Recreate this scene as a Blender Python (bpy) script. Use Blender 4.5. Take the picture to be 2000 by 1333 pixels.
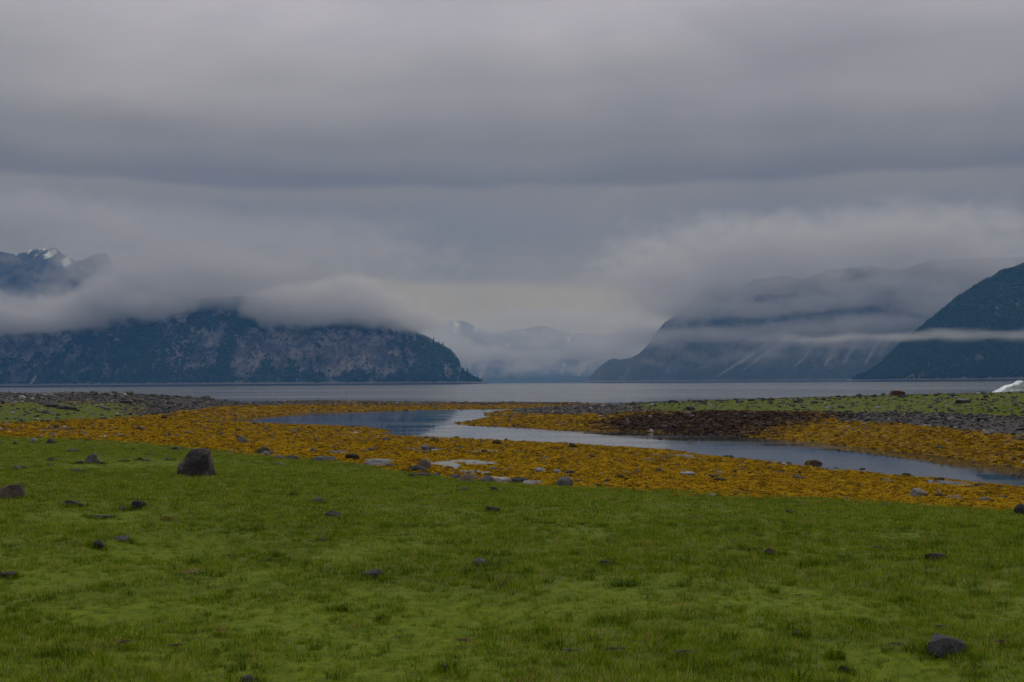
import bpy, bmesh, math, random
import numpy as np
from mathutils import Matrix, Vector

for o in list(bpy.data.objects):
    bpy.data.objects.remove(o)
SC = bpy.context.scene
COL = SC.collection

# ------------------------------------------------------------------ camera
CAM_Z = 3.4
PITCH, ROLL, LENS = math.radians(2.087), math.radians(-0.37), 40.0
cam_data = bpy.data.cameras.new('camera')
cam_data.lens = LENS
cam_data.sensor_width = 36.0
cam_data.clip_start = 0.1
cam_data.clip_end = 80000.0
cam = bpy.data.objects.new('camera', cam_data)
COL.objects.link(cam)
CAM_R = Matrix.Rotation(math.pi / 2 + PITCH, 3, 'X') @ Matrix.Rotation(ROLL, 3, 'Z')
M4 = CAM_R.to_4x4()
M4.translation = (0, 0, CAM_Z)
cam.matrix_world = M4
SC.camera = cam

# ------------------------------------------------------------------ world: overcast sky
SUN_EL, SUN_AZ = math.radians(48), math.radians(20)      # sun hidden behind the deck, high, ahead and right
world = bpy.data.worlds.new('World')
SC.world = world
world.use_nodes = True
wn, wl = world.node_tree.nodes, world.node_tree.links
wn.clear()


def N(tree, typ, **kw):
    n = tree.nodes.new(typ)
    for k, v in kw.items():
        if k.startswith('i_'):
            n.inputs[k[2:].replace('_', ' ')].default_value = v
        elif k.startswith('n_'):
            n.inputs[int(k[2:])].default_value = v
        else:
            setattr(n, k, v)
    return n


def ramp(tree, stops, interp='EASE'):
    r = tree.nodes.new('ShaderNodeValToRGB')
    r.color_ramp.interpolation = interp
    e = r.color_ramp.elements
    while len(e) > 1:
        e.remove(e[0])
    for i, (p, c) in enumerate(stops):
        el = e[0] if i == 0 else e.new(p)
        el.position = p
        if isinstance(c, (int, float)):
            c = (c, c, c)
        el.color = (c[0], c[1], c[2], 1)
    return r


def srgb(r, g, b):
    f = lambda c: c / 12.92 if c <= 0.04045 else ((c + 0.055) / 1.055) ** 2.4
    return (f(r / 255), f(g / 255), f(b / 255))


wt = world.node_tree
tc = N(wt, 'ShaderNodeTexCoord')
sky = N(wt, 'ShaderNodeTexSky', sky_type='NISHITA', sun_disc=False, sun_elevation=SUN_EL, sun_rotation=SUN_AZ)
# slow undulation of the cloud layers
mp1 = N(wt, 'ShaderNodeMapping')
mp1.inputs['Scale'].default_value = (1.0, 1.0, 3.0)
wl.new(tc.outputs['Generated'], mp1.inputs['Vector'])
n1 = N(wt, 'ShaderNodeTexNoise', i_Scale=3.2, i_Detail=6.0, i_Roughness=0.58)
wl.new(mp1.outputs[0], n1.inputs['Vector'])
mp2 = N(wt, 'ShaderNodeMapping')
mp2.inputs['Scale'].default_value = (1.0, 1.0, 2.6)
mp2.inputs['Location'].default_value = (3.1, 1.7, 0.4)
wl.new(tc.outputs['Generated'], mp2.inputs['Vector'])
n2 = N(wt, 'ShaderNodeTexNoise', i_Scale=3.4, i_Detail=8.0, i_Roughness=0.56, i_Distortion=0.3)
wl.new(mp2.outputs[0], n2.inputs['Vector'])
mp3 = N(wt, 'ShaderNodeMapping')
mp3.inputs['Scale'].default_value = (1.0, 1.0, 0.2)
mp3.inputs['Location'].default_value = (7.3, 0.7, 2.0)
wl.new(tc.outputs['Generated'], mp3.inputs['Vector'])
n3 = N(wt, 'ShaderNodeTexNoise', i_Scale=4.5, i_Detail=3.0, i_Roughness=0.5)
wl.new(mp3.outputs[0], n3.inputs['Vector'])
sep = N(wt, 'ShaderNodeSeparateXYZ')
wl.new(tc.outputs['Generated'], sep.inputs[0])
w1 = N(wt, 'ShaderNodeMath', operation='MULTIPLY_ADD', n_1=0.055, n_2=-0.0275)   # soft warp
wl.new(n1.outputs['Fac'], w1.inputs[0])
e1 = N(wt, 'ShaderNodeMath', operation='ADD')
wl.new(sep.outputs['Z'], e1.inputs[0]); wl.new(w1.outputs[0], e1.inputs[1])
w3 = N(wt, 'ShaderNodeMath', operation='MULTIPLY_ADD', n_1=0.03, n_2=-0.015)     # warp of the deck's edge
wl.new(n3.outputs['Fac'], w3.inputs[0])
e3 = N(wt, 'ShaderNodeMath', operation='ADD')
wl.new(sep.outputs['Z'], e3.inputs[0]); wl.new(w3.outputs[0], e3.inputs[1])
# nearer deck (above its lower edge) and farther deck (below it)
near_deck = ramp(wt, [(0.0, (.122, .099, .068)), (0.172, (.125, .101, .070)), (0.205, (.190, .176, .160)), (0.25, (.290, .286, .312)),
                      (0.32, (.415, .410, .495)), (0.45, (.47, .466, .53)), (0.7, (.54, .54, .58)), (1.0, (.60, .60, .64))])
far_deck = ramp(wt, [(0.0, (.235, .214, .142)), (0.052, (.24, .220, .148)), (0.076, (.25, .230, .154)), (0.090, (.170, .148, .102)),
                     (0.135, (.150, .124, .082)), (0.178, (.184, .162, .128)), (0.3, (.25, .25, .27))])
wl.new(e1.outputs[0], near_deck.inputs[0])
wl.new(e1.outputs[0], far_deck.inputs[0])
edge = N(wt, 'ShaderNodeMapRange', interpolation_type='SMOOTHSTEP')
edge.inputs['From Min'].default_value = 0.166
edge.inputs['From Max'].default_value = 0.1745
wl.new(e3.outputs[0], edge.inputs['Value'])
deck = N(wt, 'ShaderNodeMix', data_type='RGBA')
wl.new(edge.outputs[0], deck.inputs['Factor'])
wl.new(far_deck.outputs[0], deck.inputs['A']); wl.new(near_deck.outputs[0], deck.inputs['B'])
var = N(wt, 'ShaderNodeMapRange')
var.inputs['From Min'].default_value = 0.3; var.inputs['From Max'].default_value = 0.7
var.inputs['To Min'].default_value = 8.4; var.inputs['To Max'].default_value = 11.6
wl.new(n2.outputs['Fac'], var.inputs['Value'])
mul = N(wt, 'ShaderNodeVectorMath', operation='SCALE')
wl.new(deck.outputs['Result'], mul.inputs[0]); wl.new(var.outputs[0], mul.inputs['Scale'])
mx = N(wt, 'ShaderNodeMix', data_type='RGBA')
mx.inputs['Factor'].default_value = 0.985
wl.new(sky.outputs[0], mx.inputs['A']); wl.new(mul.outputs[0], mx.inputs['B'])
bg = N(wt, 'ShaderNodeBackground', i_Strength=0.1)
wl.new(mx.outputs['Result'], bg.inputs['Color'])
wo = N(wt, 'ShaderNodeOutputWorld')
wl.new(bg.outputs[0], wo.inputs['Surface'])

sun_d = bpy.data.lights.new('sun', 'SUN')
sun_d.energy = 1.0
sun_d.angle = math.radians(40)
sun_d.color = (1.0, 0.97, 0.93)
sun = bpy.data.objects.new('sun', sun_d)
COL.objects.link(sun)
sd = Vector((math.sin(SUN_AZ) * math.cos(SUN_EL), math.cos(SUN_AZ) * math.cos(SUN_EL), math.sin(SUN_EL)))
sun.rotation_euler = sd.to_track_quat('Z', 'Y').to_euler()
sun.location = (0, 0, 60)

vs = SC.view_settings
vs.view_transform = 'Standard'
vs.look = 'None'
vs.exposure = 0.0
vs.gamma = 1.0
vs.use_curve_mapping = False
SC.cycles.max_bounces = 8
SC.cycles.volume_bounces = 4
SC.cycles.diffuse_bounces = 2
SC.cycles.glossy_bounces = 3
SC.cycles.transparent_max_bounces = 8
SC.cycles.use_denoising = True

# ------------------------------------------------------------------ numpy tools
F_PX = 2000 * LENS / 36.0
RM = np.array(CAM_R)
CAM_P = np.array([0.0, 0.0, CAM_Z])


def ray(px, py):
    d = np.stack([(np.asarray(px, float) - 1000) / F_PX, -(np.asarray(py, float) - 666.5) / F_PX, -np.ones_like(np.asarray(px, float))], -1)
    return d @ RM.T


def at(px, py, z):
    d = ray(px, py)
    t = (z - CAM_Z) / d[..., 2]
    return CAM_P + d * np.asarray(t)[..., None]


def project(P):
    c = (np.asarray(P, float) - CAM_P) @ RM
    w = np.maximum(-c[..., 2], 1e-3)
    return 1000 + F_PX * c[..., 0] / w, 666.5 - F_PX * c[..., 1] / w


def _hash(ix, iy, iz, seed):
    h = (ix.astype(np.int64) * 374761393 + iy.astype(np.int64) * 668265263 + iz.astype(np.int64) * 2147483647 + seed * 1274126177) & 0xFFFFFFFF
    h = ((h ^ (h >> 13)) * 1274126177) & 0xFFFFFFFF
    h = ((h ^ (h >> 16)) * 2246822519) & 0xFFFFFFFF
    return (h ^ (h >> 15)) & 0xFFFFFFFF


def noise3(x, y, z=None, seed=0):
    """value noise with smooth interpolation, about -1..1"""
    x = np.asarray(x, float); y = np.asarray(y, float)
    z = np.zeros_like(x) if z is None else np.asarray(z, float)
    xi, yi, zi = np.floor(x), np.floor(y), np.floor(z)
    fx, fy, fz = x - xi, y - yi, z - zi
    u, v, w = [f * f * f * (f * (f * 6 - 15) + 10) for f in (fx, fy, fz)]
    xi, yi, zi = xi.astype(np.int64), yi.astype(np.int64), zi.astype(np.int64)

    def g(a, b, c):
        h = _hash(xi + a, yi + b, zi + c, seed)
        gx = ((h & 1023) / 511.5 - 1); gy = (((h >> 10) & 1023) / 511.5 - 1); gz = (((h >> 20) & 1023) / 511.5 - 1)
        return gx * (fx - a) + gy * (fy - b) + gz * (fz - c)
    x00 = g(0, 0, 0) * (1 - u) + g(1, 0, 0) * u
    x10 = g(0, 1, 0) * (1 - u) + g(1, 1, 0) * u
    x01 = g(0, 0, 1) * (1 - u) + g(1, 0, 1) * u
    x11 = g(0, 1, 1) * (1 - u) + g(1, 1, 1) * u
    return ((x00 * (1 - v) + x10 * v) * (1 - w) + (x01 * (1 - v) + x11 * v) * w) * 1.6


def fbm(x, y, z=None, octaves=4, seed=0, gain=0.5, ridged=False):
    a, f, s, tot = 1.0, 1.0, 0.0, 0.0
    for i in range(octaves):
        n = noise3(np.asarray(x) * f, np.asarray(y) * f, None if z is None else np.asarray(z) * f, seed + 17 * i)
        s = s + a * ((1 - 2 * np.abs(n)) if ridged else n)
        tot += a
        a *= gain; f *= 2.03
    return s / tot


def sstep(a, b, x):
    t = np.clip((np.asarray(x, float) - a) / (b - a), 0, 1)
    return t * t * (3 - 2 * t)


def mesh_grid(name, P, attrs=None, smooth=True):
    """P: rows x cols x 3"""
    r, c, _ = P.shape
    me = bpy.data.meshes.new(name)
    idx = np.arange(r * c).reshape(r, c)
    f = np.stack([idx[:-1, :-1], idx[:-1, 1:], idx[1:, 1:], idx[1:, :-1]], -1).reshape(-1, 4)
    build_mesh(me, P.reshape(-1, 3), f, attrs, smooth)
    return me


def build_mesh(me, V, Fq, attrs=None, smooth=True):
    V = np.asarray(V, np.float32); Fq = np.asarray(Fq, np.int32)
    k = Fq.shape[1]
    me.vertices.add(len(V)); me.vertices.foreach_set('co', V.ravel())
    me.loops.add(Fq.size); me.loops.foreach_set('vertex_index', Fq.ravel())
    me.polygons.add(len(Fq))
    me.polygons.foreach_set('loop_start', np.arange(0, Fq.size, k, dtype=np.int32))
    me.polygons.foreach_set('loop_total', np.full(len(Fq), k, np.int32))
    me.polygons.foreach_set('use_smooth', np.full(len(Fq), smooth, bool))
    for n, a in (attrs or {}).items():
        a = np.asarray(a, np.float32)
        if a.ndim == 1:
            at_ = me.attributes.new(n, 'FLOAT', 'POINT'); at_.data.foreach_set('value', a)
        else:
            at_ = me.attributes.new(n, 'FLOAT_VECTOR', 'POINT'); at_.data.foreach_set('vector', a.ravel())
    me.update(calc_edges=True)
    me.validate()


def link(name, me, mat=None, kind=None, parent=None, label=None, cat=None, group=None):
    o = bpy.data.objects.new(name, me)
    COL.objects.link(o)
    if mat and me is not None and not me.materials:
        me.materials.append(mat)
    if kind: o['kind'] = kind
    if label: o['label'] = label
    if cat: o['category'] = cat
    if group: o['group'] = group
    if parent: o.parent = parent
    return o


# ------------------------------------------------------------------ materials
def new_mat(name):
    m = bpy.data.materials.new(name)
    m.use_nodes = True
    t = m.node_tree
    t.nodes.clear()
    out = t.nodes.new('ShaderNodeOutputMaterial')
    return m, t, out


def attr(t, name, typ='GEOMETRY'):
    return N(t, 'ShaderNodeAttribute', attribute_name=name, attribute_type=typ)


def mixc(t, fac, a, b, blend='MIX'):
    m = N(t, 'ShaderNodeMix', data_type='RGBA', blend_type=blend)
    for s, v in (('Factor', fac), ('A', a), ('B', b)):
        if isinstance(v, bpy.types.NodeSocket):
            t.links.new(v, m.inputs[s])
        elif isinstance(v, (int, float)):
            m.inputs[s].default_value = v
        else:
            m.inputs[s].default_value = (v[0], v[1], v[2], 1)
    return m.outputs['Result']


def mrange(t, v, a, b, c=0.0, d=1.0, smooth=True):
    m = N(t, 'ShaderNodeMapRange', interpolation_type='SMOOTHSTEP' if smooth else 'LINEAR')
    m.inputs['From Min'].default_value = a; m.inputs['From Max'].default_value = b
    m.inputs['To Min'].default_value = c; m.inputs['To Max'].default_value = d
    t.links.new(v, m.inputs['Value'])
    return m.outputs[0]


def tnoise(t, scale, detail=4.0, rough=0.55, vec=None, dist=0.0, mapscale=None, coord='Object'):
    n = N(t, 'ShaderNodeTexNoise', i_Scale=scale, i_Detail=detail, i_Roughness=rough, i_Distortion=dist)
    if vec is None:
        tcn = N(t, 'ShaderNodeTexCoord')
        vec = tcn.outputs[coord]
    if mapscale:
        mp = N(t, 'ShaderNodeMapping')
        mp.inputs['Scale'].default_value = mapscale
        t.links.new(vec, mp.inputs['Vector'])
        vec = mp.outputs[0]
    t.links.new(vec, n.inputs['Vector'])
    return n.outputs['Fac']


def principled(t, out, color, rough=0.8, bump=None, bump_strength=0.3, bump_dist=0.02, spec=0.3, **kw):
    b = N(t, 'ShaderNodeBsdfPrincipled')
    for s, v in (('Base Color', color), ('Roughness', rough)):
        if isinstance(v, bpy.types.NodeSocket):
            t.links.new(v, b.inputs[s])
        elif isinstance(v, (int, float)):
            b.inputs[s].default_value = v
        else:
            b.inputs[s].default_value = (v[0], v[1], v[2], 1)
    b.inputs['Specular IOR Level'].default_value = spec
    for k, v in kw.items():
        b.inputs[k.replace('_', ' ')].default_value = v
    if bump is not None:
        bp = N(t, 'ShaderNodeBump', i_Strength=bump_strength, i_Distance=bump_dist)
        t.links.new(bump, bp.inputs['Height'])
        t.links.new(bp.outputs[0], b.inputs['Normal'])
    t.links.new(b.outputs[0], out.inputs['Surface'])
    return b


# ------------------------------------------------------------------ the ground: a height function over world x, y
def HY(px):                       # image row of the horizon, to shift off-frame control points
    return 754.2 - 0.00648 * px


CP = []                            # (px, py, z) control points read off the shore lines
def cp(px, *rows):
    for py, z in rows:
        CP.append((px, py, z))
COLS = {
    0:    [(850, 1.15), (835, .95), (828, 1.0), (800, 1.6), (785, 2.1), (768, 2.72)],
    120:  [(856, 1.15), (838, .8), (824, .95), (800, 1.5), (785, 1.95), (768.5, 2.55)],
    250:  [(862, 1.15), (840, .7), (820, .8), (800, 1.3), (785, 1.8), (772, 2.2)],
    430:  [(880, 1.1), (850, .45), (824, .02)],
    400:  [(815, .25), (800, .75), (790, 1.2), (780, 1.65)],
    600:  [(896, 1.05), (860, .45), (831, 0), (818, -.4), (805.5, 0), (794, .5), (784, .95)],
    750:  [(908, 1.0), (870, .42), (842, 0), (820, -.4), (802.5, 0), (793, .35), (787, .5)],
    900:  [(935, 1.0), (890, .4), (858, 0), (825, -.4), (799, 0), (789, .4)],
    1000: [(944, 1.0), (895, .4), (863, 0), (848, -.3), (833, 0), (820, .3), (808, .45), (803.5, .12), (801, -.05), (796.5, 0), (789, .38)],
    921:  [(823, 0)], 960: [(810, 0.02)], 1030: [(799.5, 0.0)],
    1100: [(949, 1.0), (900, .4), (867, 0), (852, -.3), (840.5, 0), (825, .3), (808, .65), (799, .78), (794, .65), (789.5, .4)],
    1300: [(960, 1.0), (915, .4), (880, 0), (862, -.3), (847, 0), (825, .5), (805, 1.05), (795, 1.25), (786, 1.42)],
    1500: [(972, 1.0), (930, .4), (902, 0), (880, -.3), (856, 0), (830, .55), (806, 1.15), (790, 1.5), (780, 1.75)],
    1700: [(985, 1.0), (950, .4), (924, 0), (900, -.3), (876, 0), (850, .4), (828, .85), (806, 1.3), (790, 1.65), (774, 2.0)],
    1850: [(994, 1.0), (960, .4), (939, 0), (915, -.25), (892, 0), (860, .5), (838, .9), (808, 1.45), (790, 1.75), (770, 2.15)],
    2000: [(1003, 1.0), (975, .42), (953, 0), (930, -.25), (911, 0), (880, .4), (850, .9), (813, 1.55), (790, 1.9), (767, 2.35)],
}
for c_, rows_ in COLS.items():
    cp(c_, *rows_)
for off, src in ((-350, 0), (-800, 0), (2300, 2000), (2700, 2000)):
    for py, z in COLS[src]:
        CP.append((off, py + HY(off) - HY(src), z))
CP = np.array(CP)
WP = [at(p[0], p[1], p[2]) for p in CP]
for c_ in list(COLS) + [-350, -800, 2300, 2700]:            # back slopes of the spits and the sea floor
    if c_ in (921, 960, 1030, 430):
        continue
    src = c_ if c_ in COLS else (0 if c_ < 0 else 2000)
    py, z = COLS[src][-1]
    P = at(c_, py + HY(c_) - HY(src), z)
    d = P[:2] / np.linalg.norm(P[:2])
    for add, zz in ((14, z * .75), (38, -.35), (80, -.9), (150, -1.3)):
        q = P[:2] + d * add
        WP.append(np.array([q[0], q[1], zz]))
for x, y, z in [(0, -30, 1.85), (-40, -20, 1.9), (40, -20, 1.8), (0, -3, 1.75), (-8, 0, 1.75), (8, 0, 1.7), (0, 6, 1.7), (-5, 8, 1.7), (5, 8, 1.64),
                (0, 12, 1.58), (-5, 14, 1.6), (5, 14, 1.48), (-9, 20, 1.55), (-1, 19, 1.42), (-13, 28, 1.45), (-5, 26, 1.35), (-19, 38, 1.32), (9, 15, 1.35)]:
    WP.append(np.array([x, y, z]))
WP = np.array(WP)


def ab(x, y):
    yy = np.maximum(np.asarray(y, float), -4.6) + 6.0
    return np.stack([np.asarray(x, float) / yy, np.log(yy)], -1)


def tps(r2):
    return np.where(r2 > 1e-12, r2 * np.log(np.maximum(r2, 1e-12)), 0)


_S = ab(WP[:, 0], WP[:, 1])
_n = len(_S)
_A = np.zeros((_n + 3, _n + 3))
_A[:_n, :_n] = tps(((_S[:, None] - _S[None]) ** 2).sum(-1)) + np.eye(_n) * 4e-4
_A[:_n, _n] = 1; _A[:_n, _n + 1:] = _S
_A[_n:, :_n] = _A[:_n, _n:].T
_W = np.linalg.solve(_A, np.concatenate([WP[:, 2], np.zeros(3)]))


def base_h(x, y):
    s = ab(x, y); shp = s.shape[:-1]; s = s.reshape(-1, 2)
    out = np.empty(len(s))
    for i in range(0, len(s), 20000):
        q = s[i:i + 20000]
        out[i:i + 20000] = tps(((q[:, None] - _S[None]) ** 2).sum(-1)) @ _W[:_n] + _W[_n] + q @ _W[_n + 1:]
    return out.reshape(shp)


HOLLOWS = []      # (x, y, rx, ry, depth): shallow mossy hollows in the meadow, filled in below


def height(x, y):
    x = np.asarray(x, float); y = np.asarray(y, float)
    h = base_h(x, y)
    dist = np.sqrt(x * x + y * y)
    meadow = sstep(.75, 1.1, h) * (1 - sstep(45, 70, dist))
    rel = 0.045 * fbm(x * .45, y * .45, octaves=3, seed=5) + 0.028 * fbm(x * 1.9, y * 1.9, octaves=2, seed=9) + .012 * fbm(x * 6, y * 6, octaves=1, seed=10) * (dist < 25)
    weed = 0.05 * fbm(x * .55, y * .35, octaves=5, seed=21, gain=.62)
    marsh = 0.11 * fbm(x * .9, y * .45, octaves=4, seed=23, gain=.6) * sstep(.3, .05, np.abs(h)) * sstep(.2, .38, x / np.maximum(y, 1)) * (dist < 60)
    h = h + rel * meadow + (weed + marsh) * (1 - meadow)
    for (hx, hy, rx, ry, dp) in HOLLOWS:
        q = ((x - hx) / rx) ** 2 + ((y - hy) / ry) ** 2
        h = h - dp * 1.5 * np.exp(-(q * 1.1) ** 2.5)
    return h


def ground(px, py, iters=60):
    """points where the sight lines through image points meet the ground"""
    d = ray(px, py)
    d = d / np.linalg.norm(d[..., :2], axis=-1, keepdims=True)
    ts = np.exp(np.linspace(math.log(3.5), math.log(235), 260))
    P = CAM_P + d[..., None, :] * ts[:, None]
    dz = P[..., 2] - np.maximum(height(P[..., 0], P[..., 1]), 0.0)
    below = dz < 0
    k = np.where(below.any(-1), below.argmax(-1), len(ts) - 1)
    k = np.maximum(k, 1)
    a = np.take_along_axis(dz, (k - 1)[..., None], -1)[..., 0]; b = np.take_along_axis(dz, k[..., None], -1)[..., 0]
    f = np.clip(a / np.where(np.abs(a - b) < 1e-9, 1e-9, a - b), 0, 1)
    t = ts[k - 1] + (ts[k] - ts[k - 1]) * f
    G = CAM_P + d * t[..., None]
    G[..., 2] = height(G[..., 0], G[..., 1])
    return G


for (px, py, w, dp) in [(330, 1062, 150, .10), (220, 1002, 150, .07), (250, 905, 160, .06), (820, 1220, 230, .05), (1360, 990, 90, .05), (320, 1180, 220, .04), (1720, 1290, 150, .04)]:
    g = ground(np.array([px]), np.array([py]))[0]
    dist = np.hypot(g[0], g[1])
    HOLLOWS.append((g[0], g[1], w * dist / F_PX, w * dist / F_PX * 1.3, dp))


# ------------------------------------------------------------------ zones: meadow grass, rockweed, dark weed, shingle
GX = [-900, 0, 250, 430, 560, 700, 800, 900, 1000, 1150, 1400, 1650, 1850, 2000, 2900]
GY = [832, 850, 862, 880, 893, 905, 925, 936, 943, 951, 966, 981, 993, 1001, 1052]
LX = [-900, 0, 100, 170, 215, 260, 320, 350, 385, 430, 500, 600, 700, 850, 1100, 1150]       # shingle above / weed below, left and middle spit
LY = [826, 826, 823, 818, 818, 814, 810, 803, 800, 794.5, 792.5, 791.5, 792.5, 793, 791.5, 792]
UX = [1000, 1060, 1120, 1180, 1260, 1330, 1610, 1640, 1750, 1850, 1950, 2000, 2900]            # right bar: weed below / shingle above
UY = [808, 809, 811, 810, 806, 803, 804, 824, 829, 838, 847, 851, 860]
TX = [1150, 1225, 1300, 1500, 1650, 1750, 1850, 2000, 2900]                                    # right bar: shingle below / turf above
TY = [780, 799, 803, 803.5, 805, 807, 808, 813, 825]


def inside(poly, x, y):
    poly = np.array(poly, float)
    c = np.zeros(np.shape(x), bool)
    j = len(poly) - 1
    for i in range(len(poly)):
        xi, yi = poly[i]; xj, yj = poly[j]
        c ^= ((yi > y) != (yj > y)) & (x < (xj - xi) * (y - yi) / ((yj - yi) + 1e-12) + xi)
        j = i
    return c


DARK = [(1130, 828), (1190, 817), (1260, 808), (1330, 801), (1600, 801), (1625, 812), (1580, 825), (1520, 834), (1470, 845), (1440, 860), (1300, 850), (1190, 840)]


def zones(x, y, h):
    """weights grass, weed, dark weed, shingle (not normalised) at ground points"""
    P = np.stack([x, y, h], -1)
    px, py = project(P)
    dist = np.maximum(np.hypot(x, y), 1)
    s = F_PX / dist * 0.12                                    # about 12 cm of vertical wobble, in image rows
    wob = fbm(x * .35, y * .16, octaves=4, seed=31)
    wob2 = fbm(x * 1.3, y * .8, octaves=3, seed=33)
    gy = np.interp(px, GX, GY)
    wob3 = fbm(x * 4.5, y * 3.0, octaves=3, seed=35)
    py_n = py + (wob * 8 + wob2 * 7 + wob3 * 6) * np.clip(30 / dist, .2, 1.2)
    grass = sstep(-5, 5, py_n - gy)
    far = 1 - grass
    # left and middle spits
    ly = np.interp(px, LX, LY)
    left = (px < 1150) & (dist > 60)
    right_bar = (px >= 1000) & (base_h(x, y) > -.1) & (dist < 150 - np.clip((px - 1000) * .03, 0, 30)) & (py < np.interp(px, [900, 2000], [850, 925]))
    left = left & ~right_bar
    pyj = py + wob * 3.5 + wob2 * 2.0
    sh_l = sstep(1.5, -2.0, pyj - ly) * left * (dist > 62)
    mid = sstep(560, 720, px) * left                          # the middle spit is a mix of both
    sh_l = np.clip(sh_l * (1 - .35 * mid) + mid * .3 * sstep(-.1, .4, wob2), 0, 1) * left
    turf_l = sstep(330, 190, px + wob * 90 + wob2 * 60) * sstep(783, 792, py + wob * 9 + wob2 * 5) * left
    turf_l = turf_l * (sh_l > .35)
    # right bar
    ty = np.interp(px, TX, TY); uy = np.interp(px, UX, UY)
    turf_r = sstep(1.5, -2.5, py + wob * 4 + wob2 * 3 - ty) * sstep(1190, 1290, px + wob * 50 + wob2 * 30) * right_bar
    sh_r = sstep(2.0, -2.5, py + wob * 5 + wob2 * 3.5 - uy) * right_bar * (1 - turf_r)
    pxd, pyd = px + wob * 30 + wob2 * 25, py + wob * 3 + wob2 * 3
    dark = np.mean([inside(DARK, pxd + a_, pyd + b_) for a_, b_ in ((-60, 0), (60, 0), (0, -5), (0, 5), (-30, 3), (30, -3), (0, 0))], 0) * right_bar * (1 - turf_r)
    dark = dark * sstep(1090, 1200, px + wob2 * 100)
    sh_r = sh_r * (1 - dark)
    grass_all = np.clip(grass + far * (turf_l + turf_r), 0, 1)
    shin = np.clip(far * (sh_l * (1 - turf_l) + sh_r), 0, 1)
    dk = np.clip(far * dark, 0, 1)
    weed = np.clip(1 - grass_all - shin - dk, 0, 1)
    return grass_all, weed, dk, shin, grass

# ------------------------------------------------------------------ ground mesh
def moss(x, y):
    m = np.zeros_like(x)
    for (hx, hy, rx, ry, dp) in HOLLOWS:
        m = np.maximum(m, np.exp(-(((x - hx) / rx) ** 2 + ((y - hy) / ry) ** 2)))
    x = np.asarray(x); y = np.asarray(y)
    q = fbm(x * .38, y * .30, octaves=4, seed=58)
    near = sstep(24, 9, np.hypot(x, y))
    m = np.maximum(m, sstep(-.12, .30, q) * near * .9)
    return np.clip(m * (1.0 + 1.1 * fbm(x * 1.4, y * 1.4, octaves=4, seed=57)), 0, 1)


def make_ground():
    s = np.concatenate([[-60, -25, -10], np.exp(np.linspace(math.log(1.4), math.log(300), 470)) - 5.0])
    t = np.linspace(-1.15, 1.15, 460)
    Y = np.repeat(s[:, None], len(t), 1)
    X = t[None, :] * (np.maximum(Y, -4) + 9.0 + np.where(Y < -4, (-4 - Y) * 1.2, 0))
    Z = height(X, Y)
    g, w, d, sh, mg = zones(X, Y, Z)
    me = mesh_grid('ground', np.stack([X, Y, Z], -1),
                   {'grass': g.ravel(), 'weed': w.ravel(), 'dark': d.ravel(), 'shingle': sh.ravel(), 'moss': moss(X, Y).ravel()})
    m, tr, out = new_mat('ground')
    big = tnoise(tr, 0.8, 5, .6)
    fine = tnoise(tr, 9.0, 5, .65)
    vfine = tnoise(tr, 40.0, 3, .6)
    grass_c = mixc(tr, mrange(tr, fine, .35, .65), (.058, .082, .007), (.10, .132, .009))
    grass_c = mixc(tr, mrange(tr, big, .55, .75), grass_c, (.09, .125, .009))
    grass_c = mixc(tr, attr(tr, 'moss').outputs['Fac'], grass_c, mixc(tr, mrange(tr, fine, .35, .65), (.078, .118, .004), (.128, .172, .005)))
    grass_c = mixc(tr, mrange(tr, vfine, .57, .70), grass_c, (.030, .042, .008))
    weed_c = mixc(tr, mrange(tr, fine, .35, .65), (.13, .066, .003), (.24, .13, .004))
    weed_c = mixc(tr, mrange(tr, vfine, .60, .72), weed_c, (.05, .03, .012))
    dark_c = mixc(tr, mrange(tr, fine, .4, .7), (.028, .016, .014), (.06, .03, .015))
    sh_c = mixc(tr, mrange(tr, vfine, .35, .65), (.030, .030, .031), (.085, .080, .076))
    col = mixc(tr, attr(tr, 'shingle').outputs['Fac'], weed_c, sh_c)
    col = mixc(tr, attr(tr, 'dark').outputs['Fac'], col, dark_c)
    col = mixc(tr, attr(tr, 'grass').outputs['Fac'], col, grass_c)
    principled(tr, out, col, rough=.85, bump=fine, bump_strength=.6, bump_dist=.04, spec=.08)
    o = link('ground', me, m, 'structure')
    return o


GROUND = make_ground()


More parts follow.
